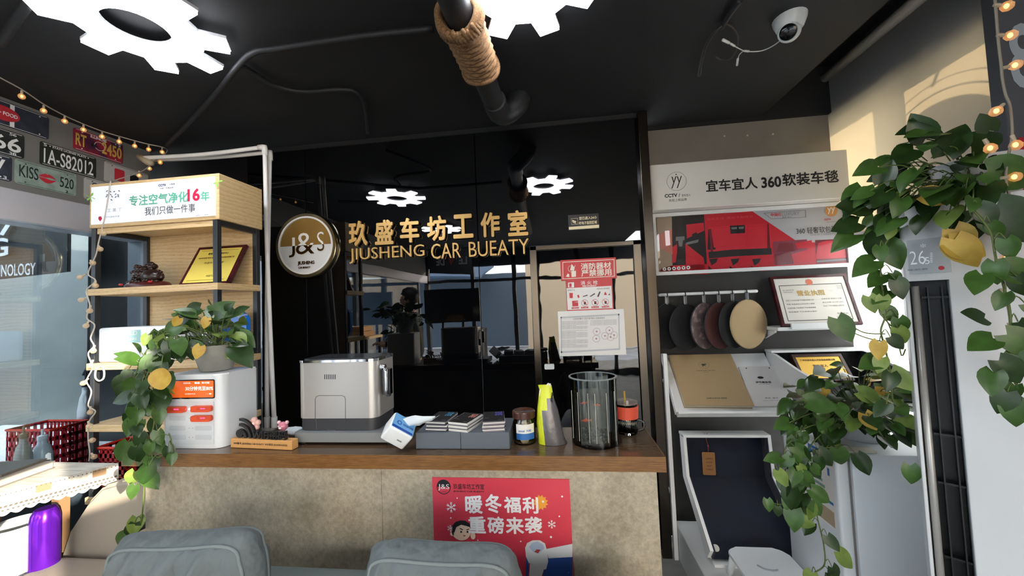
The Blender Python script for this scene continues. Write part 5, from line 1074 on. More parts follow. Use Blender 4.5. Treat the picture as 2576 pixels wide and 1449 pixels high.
for i, (l, r__) in enumerate((('名称 广州市玖盛汽车服务有限公司', '注册资本 伍拾万元整'), ('类型 有限责任公司自然人独资', '成立日期 2019年10月'), ('经营范围 汽车美容 汽车用品零售', '住所 广州市番禺区大石街'), ('洗车服务 汽车修理与维护', ''))):
    tl_(l, .31, .50 - i * .075, .36, .026, 0)
    if r__: tl_(r__, .72, .51 - i * .07, .26, .026, 0)
tl_('登记机关', .80, .22, .14, .03, 0); tl_('2021年 06月', .80, .15, .18, .025, 0); 
for k in range(4): b.face([on(.83, .70 + k * .02, D_), on(.90, .70 + k * .02, D_), on(.90, .704 + k * .02, D_), on(.83, .704 + k * .02, D_)], 0)
b.build('print', [M('licence_ink', '6a665c'), M('licence_seal', 'd8785c'), M('licence_gold', 'c8a048', .4)], t)
# sloping white tray with album and booklet
Z1, Z2, Y1_, Y2_ = 1.140, .845, 2.495, 2.245
tr_ = thing('display_tray', 'sloping white tray holding the tan album and grey booklet', 'tray', (.95, 2.4, .83))
xa, xb = .652, 1.262
sl_ = Vector((0, Y1_ - Y2_, Z1 - Z2)).normalized(); nT = VX.cross(sl_).normalized()
pT = Vector((xa, Y2_, Z2))
b = MB(); b.prism([Vector((xa, Y2_, Z2)), Vector((xb, Y2_, Z2)), Vector((xb, Y1_, Z1)), Vector((xa, Y1_, Z1))], -nT * .012); b.build('panel', WHITE, tr_)
b = MB(); b.prism([Vector((xa, Y2_, Z2)) - nT * .012, Vector((xb, Y2_, Z2)) - nT * .012, Vector((xb, Y2_, Z2)) + nT * .034, Vector((xa, Y2_, Z2)) + nT * .034], -sl_ * .014); b.build('front_lip', WHITE, tr_)
b = MB(); b.prism([Vector((xa, Y2_, Z2)) + nT * .022, Vector((xa, Y1_, Z1)) + nT * .022, Vector((xa, Y1_, Z1)) - nT * .012, Vector((xa, Y2_, Z2)) - nT * .012], (-.008, 0, 0)); b.build('side_wall', WHITE, tr_)
def slab(name, label, cat, px, d0, d1, cover, edge, parent=None):
    P0 = pT + nT * d1; q = [PP(x, y, P0, nT) for x, y in px]; t = thing(name, label, cat, q[3])
    b = MB(); b.prism(q, -nT * .003); b.prism([p - nT * (d1 - d0 - .003) for p in q], -nT * .003 * 1); b.build('cover', cover, t)
    c = sum(q, Vector()) / 4; b = MB(); b.prism([lerp(p, c, .02) - nT * .0032 for p in q], -nT * (d1 - d0 - .0064)); b.build('pages', edge, t); return t, q
TAN = M('tan_leatherette', 'a58b66', .5, bump=(150, .15, .002)); 
t, q = slab('sample_album', 'large tan sample album lying on the sloping white tray', 'album', [(1683, 893), (1838, 890), (1898, 1021), (1724, 1019)], .001, .036, TAN, M('pages_cream', 'c9bfa8', .8))
b = MB(); cc = lambda u, v: lerp(lerp(q[3], q[2], u), lerp(q[0], q[1], u), v) + nT * .0008
b.text('GUANGZHOU CAR SOFT', cc(.5, .66), VX, sl_, .11, .006, 0, .02); b.text('SINCE', cc(.5, .63), VX, sl_, .03, .005, 0, 0); b.text('SAMPLE BOOK SERIES', cc(.5, .13), VX, sl_, .11, .008, 0, .03)
o = cc(.5, .77); 
for k in range(16): a = R(22.5 * k); b.face([o + VX * .028 * math.cos(a + s_) + sl_ * .02 * math.sin(a + s_) for s_ in (0, .12)] + [o + VX * .031 * math.cos(a + .12) + sl_ * .023 * math.sin(a + .12), o + VX * .031 * math.cos(a) + sl_ * .023 * math.sin(a)])
b.face([o + VX * x + sl_ * y for x, y in ((-.016, .004), (-.006, .010), (.004, .008), (.010, .012), (.018, .004), (.006, .002), (.012, -.010), (0, -.002), (-.010, -.012), (-.008, 0))]); b.build('emblem', M('emblem_green', '3a4434', .5), t)
t, q = slab('booklet', 'pale grey sample booklet beside the tan album', 'booklet', [(1858, 922), (1946, 921), (2003, 1021), (1894, 1022)], .001, .012, M('booklet_white', 'cfcbc8', .45), M('pages_grey', '8a8684', .8))
b = MB(); b.text('伊司高车毯', cc(.5, .58), VX, sl_, .085, .013, 0, .02); b.text('SINCE 2008', cc(.5, .53), VX, sl_, .06, .003); b.text('舒适  豪华', cc(.52, .19), VX, sl_, .07, .008); b.text('PREMIUM CARPET COLLECTION', cc(.52, .13), VX, sl_, .10, .003); b.disc(cc(.48, .70), VX, sl_, .017, 20, None, .008)
for u in (.2, .85): b.disc(cc(u, .95), VX, sl_, .004, 10)
b.build('lettering', INK, t)
# footwell mock-ups (white bent trays lined with carpet)
def mock(name, label, x0, x1, prof, side, wall, lin_mat, lip=.016):
    t = thing(name, label, 'footwell model', ((x0 + x1) / 2, prof[0][0], 0))
    A_ = [Vector((x0, y, z)) for y, z in prof]; b = MB()
    for i in range(len(prof) - 1):
        p, q = prof[i], prof[i + 1]; n = Vector((0, -(q[1] - p[1]), q[0] - p[0])).normalized(); n = n if n.z > 0 or (n.z == 0 and n.y < 0) else -n
        if abs(n.z) < .2: n = Vector((0, -1, 0))
        b.prism([Vector((x0, *p)), Vector((x1, *p)), Vector((x1, *q)), Vector((x0, *q))], -n * .012)
    b.build('shell', WHITE, t)
    for xx, d in ((x0, -lip), (x1, lip)):
        b = MB(); b.prism([Vector((xx, *p)) for p in prof] + [Vector((xx, *p)) for p in side[::-1]], (d, 0, 0)); b.build('side_wall', WHITE, t)
    b = MB(); b.box((x0 - lip, prof[0][0] - .065, prof[0][1]), (x1 + lip, prof[0][0] + .012, prof[0][1] + .014)); b.build('top_rail', WHITE, t)
    b = MB()
    for i in range(len(prof) - 1):
        p, q = prof[i], prof[i + 1]; n = Vector((0, -(q[1] - p[1]), q[0] - p[0])).normalized(); n = n if n.z > 0.1 else Vector((0, -1, 0))
        b.prism([Vector((x0 + .003, *p)) + n * .001, Vector((x1 - .003, *p)) + n * .001, Vector((x1 - .003, *q)) + n * .001, Vector((x0 + .003, *q)) + n * .001], n * .009)
        for xx, d in ((x0 + .003, .007), (x1 - .003, -.007)):
            k = .94; b.prism([Vector((xx, *p)) + n * .010, Vector((xx, *q)) + n * .010, Vector((xx, *lerp(Vector(q), Vector(side[i + 1]), k))), Vector((xx, *lerp(Vector(p), Vector(side[i]), k)))], (d, 0, 0))
    b.build('carpet_lining', lin_mat, t); return t
NAVY = M('navy_carpet', '10182c', .95, sheen=.15, var=(5, '0c1220', .4, .6), bump=(220, .3, .003))
t = mock('footwell_model', 'white footwell model lined with navy carpet beside the counter', .70, 1.135, [(2.33, .705), (2.31, .47), (2.00, .215)], [(2.265, .715), (2.245, .50), (1.955, .275)], 0, NAVY)
nF = Vector((0, -(.215 - .47), 2.00 - 2.31)); nF = Vector((0, -.26, .31)).normalized() * 1; nF = Vector((0, -(.255), .31)).normalized()
b = MB()
for x in (.735, 1.105): p = Vector((x, 2.03, .240)) + nF * .0105; b.lathe([(0, 0), (.017, 0), (.016, .003), (0, .004)], p, 20, nF.to_track_quat('Z', 'Y').to_matrix()); b.build('floor_stud', M('stud_cream', 'd9d4cc', .5), t, 40); b = MB()
b.b.free()
tg = thing('hang_tag', 'brown paper hang tag on a cord in the navy footwell model', 'tag', PY(1783, 1100, 2.25))
b = MB(); p = PY(1783, 1166, 2.292); b.rrect(p, Vector((1, 0, -.02)).normalized(), VZ, .070, .128, .006, (0, -.002, 0)); b.build('card', M('kraft_card', '8e6236', .8), tg)
b = MB(); b.tube([PY(1779, 1090, 2.285), PY(1776, 1104, 2.288), PY(1781, 1122, 2.288), p + Vector((0, -.001, .062))], .0022, 6); b.tube([PY(1772, 1090, 2.285), PY(1781, 1122, 2.287)], .0015, 5); b.ball(PY(1781, 1122, 2.287), .006, 8, (.8, .8, 1.4)); b.build('cord', M('rust_cord', '7e3a24', .8), tg, True)
b = MB()
for k, (s_, w) in enumerate((('CARPET', .04), ('合成革', .035), ('360°', .03), ('环保面料', .04))): b.text(s_, p + Vector((.002, -.0026, .028 - k * .020)), VX, VZ, w, .009)
b.build('lettering', INK, tg)
QUI = M('quilted_black', '17171a', .8, bump=(45, .6, .01))
mock('footwell_model', 'white footwell model lined in quilted black, gold plaque inside', 1.285, 1.775, [(2.49, 1.150), (2.47, .985), (2.08, .945)], [(2.40, 1.145), (2.20, 1.090), (2.03, 1.055)], 0, QUI)
bl0 = PY(1990, 962, 2.30); t, on, uu, vv, W_, H_ = framed('gold_plaque', 'gold plaque in a brown frame leaning inside the quilted footwell model', 'plaque', Vector((1.375, 2.33, .998)), Vector((1.645, 2.33, .998)), Vector((1.375, 2.425, 1.135)), Vector((1.645, 2.425, 1.135)), .016, M('brown_frame', '3c2018', .35), M('gold_plate2', 'e0b048', .3, .35))
b = MB()
for s_, v, w, h, mi, bo in (('广州市宜车宜人汽车用品有限公司', .78, .70, .075, 0, .03), ('宜车宜人', .56, .30, .10, 0, .02), ('CCTV·7', .30, .26, .11, 1, .05)): b.text(s_, on(.48, v, .003), uu, vv, w * W_, h * H_, 0, bo, mi)
b.build('lettering', [M('plaque_ink', '5a3c14'), M('plaque_red', '8a2418')], t)
# white plinth, white stool
pn = thing('white_plinth', 'low white plinth on the floor under the navy footwell model', 'plinth', (.95, 2.1, 0))
b = MB(); b.box((.635, 1.72, .0), (1.030, 2.36, .19), .003, seg=1); b.build('body', M('plinth_white', 'bcbdbc', .5), pn)
b = MB(); b.box((.705, 1.965, .191), (1.13, 1.995, .205)); b.build('batten', WHITE, pn)
st = thing('plastic_stool', 'white plastic stool with rounded top before the plinth', 'stool', (.95, 1.78, 0))
c = PZ(1935, 1430, .30); 
b = MB(); b.rrect(Vector((c.x, c.y, .295)), VX, VY, .26, .26, .05, (0, 0, .014)); bmesh.ops.bevel(b.b, geom=[e for e in b.b.edges if all(v.co.z > .308 for v in e.verts)], offset=.006, segments=2, affect='EDGES'); b.build('seat', WPLAS, st, 40)
b = MB(); b.tube([Vector((c.x + .05 * math.cos(R(200 + 14 * k)), c.y + .02 + .05 * math.sin(R(200 + 14 * k)), .3098)) for k in range(8)], .004, 6); b.build('grip_slot', M('slot_grey', '8a8e94', .5), st)
for sx in (-1, 1):
    for sy in (-1, 1): b = MB(); b.tube([Vector((c.x + sx * .10, c.y + sy * .10, .294)), Vector((c.x + sx * .12, c.y + sy * .12, .191 if c.y + sy * .12 > 1.70 else 0))], [.018, .014], 8); b.build('leg', WPLAS, st, True)
# ------------------------------------------------------------------ fridge and air conditioner
fg_ = thing('fridge', 'small white fridge with an energy label, potted pothos on top', 'fridge', (1.3, 1.8, 0))
b = MB(); b.box((1.096, 1.60, .03), (1.56, 1.945, .873), .006); b.build('body', M('fridge_white', 'dfe3e6', .35), fg_, 40)
b = MB(); b.box((1.040, 1.60, .05), (1.085, 1.945, .873), .010, seg=3); dO = b.build('door', M('fridge_door', 'dde2e6', .3), fg_, 40)
b = MB(); b.box((1.0855, 1.61, .05), (1.0955, 1.935, .86)); b.build('door_gasket', M('gasket', '7c7672', .7), fg_)
b = MB(); b.box((1.060, 1.615, .8735), (1.20, 1.66, .882), .002, seg=1); b.build('hinge_cover', M('hinge_cream', 'd8d3c2', .5), fg_)
for x in (1.12, 1.50):
    for y in (1.64, 1.88): MB().box((x, y, 0), (x + .03, y + .03, .0295)).build('foot', INK, fg_)
b = MB(); X_ = 1.0395; yq = lambda y, z: Vector((X_, y, z))
b.face([yq(1.76, .57), yq(1.62, .57), yq(1.62, .862), yq(1.76, .862)], 0); X_ -= .0003
b.face([yq(1.76, .83), yq(1.62, .83), yq(1.62, .862), yq(1.76, .862)], 1); b.face([yq(1.75, .665), yq(1.63, .665), yq(1.63, .676), yq(1.75, .676)], 1); b.face([yq(1.75, .58), yq(1.63, .58), yq(1.63, .64), yq(1.75, .64)], 3)
for k in range(5): b.face([yq(1.75, .80 - k * .022), yq(1.75 - .03 - k * .012, .80 - k * .022), yq(1.75 - .03 - k * .012, .812 - k * .022), yq(1.75, .812 - k * .022)], 2)
X_ -= .0003; b.text('中国能效标识', yq(1.69, .846), -VY, VZ, .10, .014, 0, .02, 0); b.text('1', yq(1.645, .79), -VY, VZ, .012, .03, 0, .03, 1)
b.build('energy_label', [PAPER, M('label_blue2', '3478c0', .5), M('label_green', '8aa898', .5), M('label_tan', 'b8a488', .5)], dO)
aang = R(-38); A0_ = Vector((1.040, 1.25, 0)); au = Vector((math.cos(aang), math.sin(aang), 0)); av = Vector((-math.sin(aang), math.cos(aang), 0))
acu = thing('air_conditioner', 'tall white standing air conditioner with a black vertical outlet', 'air conditioner', A0_, aang)
aw, ad, azt = .34, .27, 1.745
PA = lambda x, y, d=0: PP(x, y, A0_ - av * d, av)      # pixel -> point on the front
loc = lambda p: Vector(((p - A0_).dot(au), (p - A0_).dot(av), p.z))
ACW = M('aircon_white', 'd9dcde', .35)
ox0, ox1 = loc(PA(2287, 712)).x, loc(PA(2386, 708)).x; oz1 = PA(2287, 708).z; oz0 = .30
r_ = .05; b = MB()
def rr(z, x0=0, x1=aw, ra=.012):
    pts = []
    for cx_, cy_, a0, rq in ((x1 - r_, r_, 270, r_), (x1 - r_, ad - r_, 0, r_), (x0 + r_, ad - r_, 90, r_), (x0 + ra, ra, 180, ra)):
        for k in range(7): a = R(a0 + 15 * k); pts.append(Vector((cx_ + rq * math.cos(a), cy_ + rq * math.sin(a), z)))
    return pts
b.prism(rr(oz1), (0, 0, azt - oz1)); bmesh.ops.bevel(b.b, geom=[e for e in b.b.edges if all(v.co.z > azt - .001 for v in e.verts)], offset=.045, segments=5, affect='EDGES')
b.prism(rr(.02), (0, 0, oz0 - .02)); b.prism(rr(oz0, ox1 + .001, aw, .003), (0, 0, oz1 - oz0)); b.box((0.001, .09, oz0), (ox1 + .01, ad - .02, oz1)); b.box((0, .001, oz0), (ox0, .10, oz1), .004, seg=2)
b.build('casing', ACW, acu, 35, local=True)
b = MB(); b.box((ox0 + .001, .06, oz0 + .001), (ox1, .089, oz1 - .001)); b.build('outlet_recess', M('outlet_black', '0b0b0d', .4), acu, local=True)
for k in range(2): b = MB(); xx = ox0 + .035 + k * .028; b.box((xx, .015, oz0 + .01), (xx + .003, .058, oz1 - .02)); b.build('vertical_louvre', M('louvre_black', '16161a', .35), acu, local=True)
b = MB(); b.tube([Vector((ox0 + .012, .02, oz0 + .02)), Vector((ox0 + .012, .02, oz1 - .015))], .0085, 12); b.build('swing_bar', M('bar_grey', 'b0aeaa', .3, .3), acu, True, local=True)
for z in (.72, .93, 1.07, 1.47): b = MB(); b.box((ox0 + .024, .03, z), (ox1, .05, z + .006)); b.build('cross_bar', M('louvre_black', '16161a', .35), acu, local=True)
b = MB(); p0, p1 = loc(PA(2288, 690)), loc(PA(2385, 595)); b.box((p0.x, -.002, p0.z), (p1.x, -.0004, p1.z), .0005, seg=1); pan = b.build('display_panel', M('display_grey', 'bcc4c8', .25), acu, local=True)
b = MB(); ta = lambda s_, x, y, w, h, bold=0, mi=0: b.text(s_, PA(x, y, .0028), au, VZ, w * .00118, h * .00122, 0, bold, mi)
ta('26', 2308, 648, 26, 32, -.012); ta('.5', 2329, 656, 12, 16, -.012); ta('✻', 2322, 618, 9, 9)
for k in range(6): q = [PA(x, y + k * 4.4, .0028) for x, y in ((2340, 636), (2346, 636), (2346, 637.6), (2340, 637.6))]; b.face(q)
b.build('readout', M('readout_white', 'f4f8fa', .4, emit='eef4ff', es=.10), pan)
b = MB(); ta('智能  送风  睡眠', 2308, 678, 34, 4); b.disc(PA(2368, 674, .0028), au, VZ, .006, 12, 1); b.build('panel_print', [M('panel_print', '5a6066'), RED], pan)
# dark banner on the pillar by the window
bn_ = thing('hanging_banner', 'dark grey banner with a white numeral and red block at the far right', 'banner', (1.8, 1.49, 1.6))
b = MB(); b.box((1.60, 1.480, .6), (2.05, 1.484, 2.62)); b.build('cloth', M('banner_grey', '5d5e63', .7), bn_)
b = MB(); Y = 1.4785
b.tpx('8', 2576, 140, 74, 165, Y, 0, .02, 0); b.flat([(2562, 346), (2640, 340), (2640, 505), (2570, 510)], Y, 1); b.build('print', [M('banner_pale', 'b8c0c8'), M('banner_red', 'c02438')], bn_)

# ================================================================== PLANTS
LG = [M('leaf_dark', '203516', .36, var=(30, '2a451c', .35, .65)), M('leaf_mid', '35521f', .38, var=(30, '416327', .35, .65)), M('leaf_pale', '667f38', .42, var=(30, '7d9246', .35, .65)), M('leaf_yellow', 'b8923a', .45, var=(30, 'c8a848', .35, .65)), M('vine_stem', '5a6a34', .6)]
def leaf(b, p, tip, nrm, L, mi):
    t = Vector(tip).normalized(); n = Vector(nrm); n = (n - t * n.dot(t))
    n = n.normalized() if n.length > 1e-3 else t.orthogonal().normalized(); s = t.cross(n); rows = []
    curl = random.uniform(.05, .35); fold = random.uniform(.05, .4); tw = random.uniform(-.15, .15)
    for q, w in ((-.06, .20), (.04, .33), (.2, .38), (.4, .37), (.6, .30), (.8, .17), (.93, .07), (1.0, .0)):
        row = []
        for k in (-1, -.5, 0, .5, 1):
            back = -.10 if (q < 0 and abs(k) == 1) else 0
            if q < 0 and k == 0: q2 = 0.03
            else: q2 = q + back
            ww = w * k
            row.append(b.b.verts.new(Vector(p) + t * (q2 * L * (1 - curl * .15 * q)) + s * (ww * L + tw * q * q * L) + n * (L * (abs(ww) * fold - curl * q * q))))
        rows.append(row)
    for A_, B_ in zip(rows, rows[1:]):
        for k in range(4):
            f = b.b.faces.new((A_[k], A_[k + 1], B_[k + 1], B_[k])); f.material_index = mi; f.smooth = True
def pick(pale=.12, yel=.04):
    r_ = random.random(); return 3 if r_ < yel else 2 if r_ < yel + pale else 1 if r_ < .55 else 0
def petiole(b, a, c, r_=.0016):
    m = lerp(a, c, .5) + VZ * .018; b.mi = 4; b.tube(smoothpath([a, m, c], 3), r_, 5)
def toward(p): return (CAM - p).normalized()
def mound(b, root, px, Yr, n, L, pale=.12, yel=.03, droop=.5):
    cx, cy, rx, ry = px
    for i in range(n):
        a, q = random.uniform(0, 2 * math.pi), math.sqrt(random.random())
        x, y = cx + rx * q * math.cos(a), cy + ry * q * math.sin(a); p = PY(x, y, random.uniform(*Yr))
        out = (p - root); out.z *= .6; out.normalize()
        tip = out + Vector((random.uniform(-.5, .5), random.uniform(-.3, .3), -droop * random.uniform(.2, 1.4)))
        nrm = toward(p) * random.uniform(.3, 1) + VZ * random.uniform(.2, .9) + Vector((random.uniform(-.5, .5), random.uniform(-.4, .4), 0))
        l = L * random.uniform(.65, 1.15); leaf(b, p, tip, nrm, l, pick(pale, yel)); petiole(b, lerp(root, p, random.uniform(.35, .75)) - VZ * random.uniform(0, .03), p)
def vine(b, pts, n, L, pale=.12, yel=.02, spread=.03, r_=.0024, col=4):
    q = smoothpath(pts, 6); b.mi = col; b.tube(q, r_, 6)
    for i in range(n):
        k = (i + random.uniform(.1, .9)) / n * (len(q) - 1); p0 = lerp(q[int(k)], q[min(int(k) + 1, len(q) - 1)], k % 1)
        d = Vector((random.choice((-1, 1)) * random.uniform(.3, 1), -random.uniform(.1, .9), random.uniform(-.6, .3))).normalized()
        p = p0 + d * spread * random.uniform(.4, 1.3); petiole(b, p0, p, .0013)
        tip = Vector((d.x * random.uniform(.2, .9), random.uniform(-.3, .1), -random.uniform(.4, 1.2)))
        leaf(b, p, tip, toward(p) + Vector((random.uniform(-.5, .5), 0, random.uniform(0, .7))), L * random.uniform(.65, 1.15), pick(pale, yel))
def one(b, root, x, y, Y, tipx, tipy, L, mi, nz=.35):
    p = PY(x, y, Y); t = PY(tipx, tipy, Y - .01); leaf(b, p, t - p, toward(p) + VZ * nz, L, mi)
    if root is not None: petiole(b, root, p)
P3 = lambda L: [PY(x, y, Y) for x, y, Y in L]
# pothos on the power bank station
zt = 1.282
p1_ = thing('potted_pothos', 'pothos in a grey pot on the white station, vines trailing over the counter edge', 'potted plant', (-1.40, 1.39, zt))
c = Vector((-1.395, 1.392, zt))
b = MB(); b.lathe([(0, 0), (.048, 0), (.054, .004), (.078, .085), (.088, .100), (.089, .105), (.084, .105), (.074, .086), (.05, .012), (0, .012)], c, 32); b.build('pot', M('grey_pot', 'a6a69d', .35, var=(9, '85847d', .38, .62)), p1_, 40)
b = MB(); b.lathe([(0, .088), (.072, .086)], c, 20); b.build('soil', M('soil', '2e241a', .95), p1_)
b = MB(); rt_ = c + VZ * .10
mound(b, rt_, (535, 825, 95, 48), (1.30, 1.50), 50, .070, .12, .02)
mound(b, rt_, (500, 800, 70, 35), (1.34, 1.50), 12, .09, .08, 0)
for a in ((455, 820, 1.31, 400, 845, .09, 1), (420, 850, 1.29, 385, 905, .085, 2), (600, 840, 1.34, 640, 870, .085, 1), (590, 870, 1.30, 632, 905, .11, 0), (470, 795, 1.34, 440, 810, .07, 0), (505, 775, 1.38, 470, 788, .085, 0), (545, 775, 1.38, 590, 785, .085, 0), (590, 880, 1.33, 545, 935, .05, 2)): one(b, rt_, *a)
b.mi = 4
vine(b, P3([(495, 865, 1.36), (450, 850, 1.30), (405, 880, 1.27), (372, 940, 1.235), (352, 1010, 1.225), (348, 1080, 1.225), (360, 1125, 1.225)]), 22, .066, .12, .0, .035)
vine(b, P3([(360, 1125, 1.225), (365, 1160, 1.225), (362, 1230, 1.225), (358, 1290, 1.23), (348, 1340, 1.235), (318, 1352, 1.235)]), 4, .055, .2, .0, .02)
vine(b, P3([(490, 865, 1.37), (440, 870, 1.29), (410, 930, 1.26), (395, 1010, 1.24), (385, 1080, 1.23), (372, 1130, 1.225), (400, 1150, 1.22), (430, 1120, 1.23), (425, 1090, 1.235)]), 17, .062, .1, 0, .04)
vine(b, P3([(480, 865, 1.38), (430, 840, 1.31), (385, 860, 1.28), (345, 930, 1.26), (325, 1000, 1.245), (322, 1060, 1.24)]), 17, .064, .15, 0, .04)
mound(b, PY(385, 960, 1.28), (368, 975, 48, 95), (1.235, 1.30), 30, .066, .12, 0)
for a in ((368, 1196, 1.222, 392, 1222, .07, 1), (345, 1300, 1.23, 340, 1330, .065, 2), (318, 1340, 1.23, 296, 1365, .055, 1), (340, 1185, 1.225, 322, 1215, .06, 2)): one(b, None, *a)
b.build('foliage', LG, p1_, 'keep')
b = MB(); p = PY(406, 927, 1.20); u_ = Vector((1, .35, 0)).normalized()
for q0, q1 in ((0, .45), (.45, .8), (.8, 1)):
    for k in range(28):
        f_ = lambda a, q: p + u_ * (.036 * q * math.sin(a) * (1 - .12 * math.cos(a))) + VZ * (-.032 + .034 * q * math.cos(a) - (.010 * max(0, -math.cos(a)) ** 6 * q)) - VY * (.006 * q * q * abs(math.sin(a)))
        A1, A2 = 2 * math.pi * k / 28, 2 * math.pi * (k + 1) / 28
        b.face([f_(A1, q0), f_(A1, q1), f_(A2, q1), f_(A2, q0)] if q0 else [f_(A1, q1), f_(A2, q1), f_(0, 0)], 3)
bmesh.ops.remove_doubles(b.b, verts=b.b.verts[:], dist=.0002)
b.mi = 4; petiole(b, PY(412, 895, 1.24), p); b.build('yellow_leaf', LG, p1_, 'keep', 'big yellow leaf hanging before the station')
for a in ((505, 870, 1.292, 488, 905, .055, 3), (452, 800, 1.30, 425, 835, .045, 3), (522, 800, 1.33, 508, 825, .045, 3)): b = MB(); one(b, None, *a); b.build('yellow_leaf', LG, p1_, 'keep')
# pothos on the fridge
p2_ = thing('potted_pothos', 'bushy pothos in a white pot on top of the small fridge', 'potted plant', (1.28, 1.80, .874))
c = Vector((1.27, 1.79, .874))
b = MB(); b.lathe([(0, 0), (.075, 0), (.08, .005), (.10, .12), (.104, .13), (.098, .13), (.075, .015), (0, .015)], c, 32); b.build('pot', M('white_pot', 'c9ccce', .35), p2_, 40)
b = MB(); b.lathe([(0, .112), (.094, .110)], c, 20); b.build('soil', M('soil', '2e241a', .95), p2_)
b = MB(); rt_ = c + VZ * .125
mound(b, rt_, (2135, 1000, 155, 85), (1.55, 1.80), 78, .075, .16, .03); mound(b, rt_, (2060, 1050, 95, 60), (1.50, 1.68), 34, .072, .12, .03); mound(b, rt_, (2235, 1035, 58, 72), (1.45, 1.62), 32, .068, .25, .04)
vine(b, P3([(2080, 1060, 1.6), (2020, 1080, 1.53), (1975, 1130, 1.50), (1985, 1190, 1.49), (2005, 1240, 1.49), (2000, 1270, 1.49)]), 16, .075, .12, 0, .04)
vine(b, P3([(2080, 1080, 1.58), (2040, 1120, 1.52), (2020, 1180, 1.50), (2045, 1240, 1.50), (2056, 1300, 1.50), (2072, 1370, 1.50), (2074, 1420, 1.50), (2050, 1440, 1.50)]), 13, .068, .25, 0, .035)
vine(b, P3([(2120, 1120, 1.56), (2030, 1140, 1.52), (2012, 1190, 1.50), (2040, 1210, 1.5)]), 10, .075, .1, 0, .04)
vine(b, P3([(2000, 1140, 1.50), (1985, 1160, 1.49), (1945, 1165, 1.48), (1925, 1155, 1.48)]), 3, .06, .3, 0, .03)
vine(b, P3([(2000, 1240, 1.50), (1970, 1268, 1.49), (1930, 1262, 1.48)]), 2, .055, .3, 0, .02)
for a in ((1962, 1150, 1.48, 1928, 1158, .06, 1), (1998, 1300, 1.49, 2040, 1320, .07, 2), (1930, 1255, 1.48, 1935, 1275, .045, 1), (2290, 1170, 1.28, 2302, 1215, .06, 1), (2030, 1012, 1.48, 2075, 1018, .10, 1), (2160, 985, 1.5, 2195, 1000, .08, 2), (2175, 1040, 1.5, 2200, 1078, .07, 3)): one(b, None, *a)
b.build('foliage', LG, p2_, 'keep')
# pothos on the air conditioner
top = A0_ + au * .17 + av * .13 + VZ * 1.746
p3_ = thing('potted_pothos', 'large pothos on top of the air conditioner, vines trailing down both sides', 'potted plant', top)
b = MB(); b.lathe([(0, 0), (.07, 0), (.075, .005), (.092, .11), (.096, .12), (.09, .12), (.07, .014), (0, .014)], top, 32); b.build('pot', M('white_pot', 'c9ccce', .35), p3_, 40)
b = MB(); b.lathe([(0, .10), (.086, .099)], top, 20); b.build('soil', M('soil', '2e241a', .95), p3_)
b = MB(); rt_ = top + VZ * .115
Yr = (1.12, 1.36)
mound(b, rt_, (2350, 440, 150, 85), Yr, 44, .070, .05, 0); mound(b, rt_, (2250, 510, 100, 70), (1.15, 1.34), 26, .066, .06, 0); mound(b, rt_, (2440, 500, 90, 70), (1.06, 1.22), 20, .070, .08, .02); mound(b, rt_, (2340, 330, 40, 25), (1.2, 1.3), 4, .10, 0, 0)
for a in ((2330, 350, 1.22, 2310, 315, .09, 0), (2300, 375, 1.22, 2245, 400, .09, 0), (2380, 390, 1.2, 2412, 330, .10, 0), (2440, 370, 1.18, 2500, 335, .10, 0), (2490, 330, 1.18, 2475, 300, .06, 0), (2480, 430, 1.10, 2545, 440, .12, 1), (2500, 520, 1.05, 2545, 560, .13, 0), (2170, 470, 1.2, 2150, 500, .09, 1), (2180, 520, 1.2, 2120, 520, .09, 0), (2160, 560, 1.2, 2105, 570, .08, 0), (2150, 590, 1.2, 2110, 615, .08, 1), (2210, 590, 1.18, 2195, 640, .08, 0), (2230, 610, 1.18, 2245, 650, .085, 1), (2220, 460, 1.22, 2235, 415, .07, 0)): one(b, None, *a)
vine(b, P3([(2260, 560, 1.16), (2225, 620, 1.15), (2215, 680, 1.14), (2222, 740, 1.14), (2228, 790, 1.14), (2216, 830, 1.14), (2222, 860, 1.14), (2232, 900, 1.15), (2240, 960, 1.18), (2246, 1010, 1.22)]), 13, .05, .2, .03, .03)
b.mi = 4
for q in ([(2226, 840, 1.14), (2180, 838, 1.13), (2150, 825, 1.13), (2110, 800, 1.13)], [(2226, 860, 1.14), (2180, 850, 1.13), (2142, 835, 1.13)], [(2222, 800, 1.14), (2246, 825, 1.14), (2258, 850, 1.14), (2268, 895, 1.14), (2278, 878, 1.14)], [(2222, 790, 1.14), (2235, 815, 1.14), (2245, 845, 1.14), (2230, 850, 1.14)]): b.tube(smoothpath(P3(q), 4), .0017, 5)
for a in ((2105, 800, 1.13, 2140, 858, .075, 1), (2200, 655, 1.14, 2152, 680, .075, 1), (2222, 690, 1.14, 2180, 725, .06, 1), (2235, 730, 1.14, 2190, 760, .065, 1), (2185, 745, 1.14, 2200, 780, .05, 2), (2225, 775, 1.14, 2250, 800, .05, 1), (2240, 930, 1.16, 2265, 960, .07, 2), (2215, 905, 1.16, 2160, 925, .07, 1)): one(b, None, *a)
vine(b, P3([(2440, 520, 1.06), (2490, 580, 1.02), (2505, 650, 1.01), (2525, 720, 1.005), (2540, 780, 1.0), (2545, 850, 1.0), (2555, 930, 1.0), (2560, 1010, 1.0)]), 12, .055, .1, 0, .025)
for a in ((2470, 690, 1.0, 2445, 725, .062, 1), (2515, 675, 1.0, 2570, 685, .085, 1), (2478, 800, 1.0, 2448, 795, .06, 0), (2500, 850, 1.0, 2446, 866, .07, 1), (2530, 840, .99, 2572, 862, .08, 1), (2500, 935, .99, 2487, 983, .06, 1), (2545, 1005, .99, 2568, 1058, .065, 1), (2510, 905, .99, 2556, 940, .07, 0)): one(b, None, *a)
b.build('foliage', LG, p3_, 'keep')
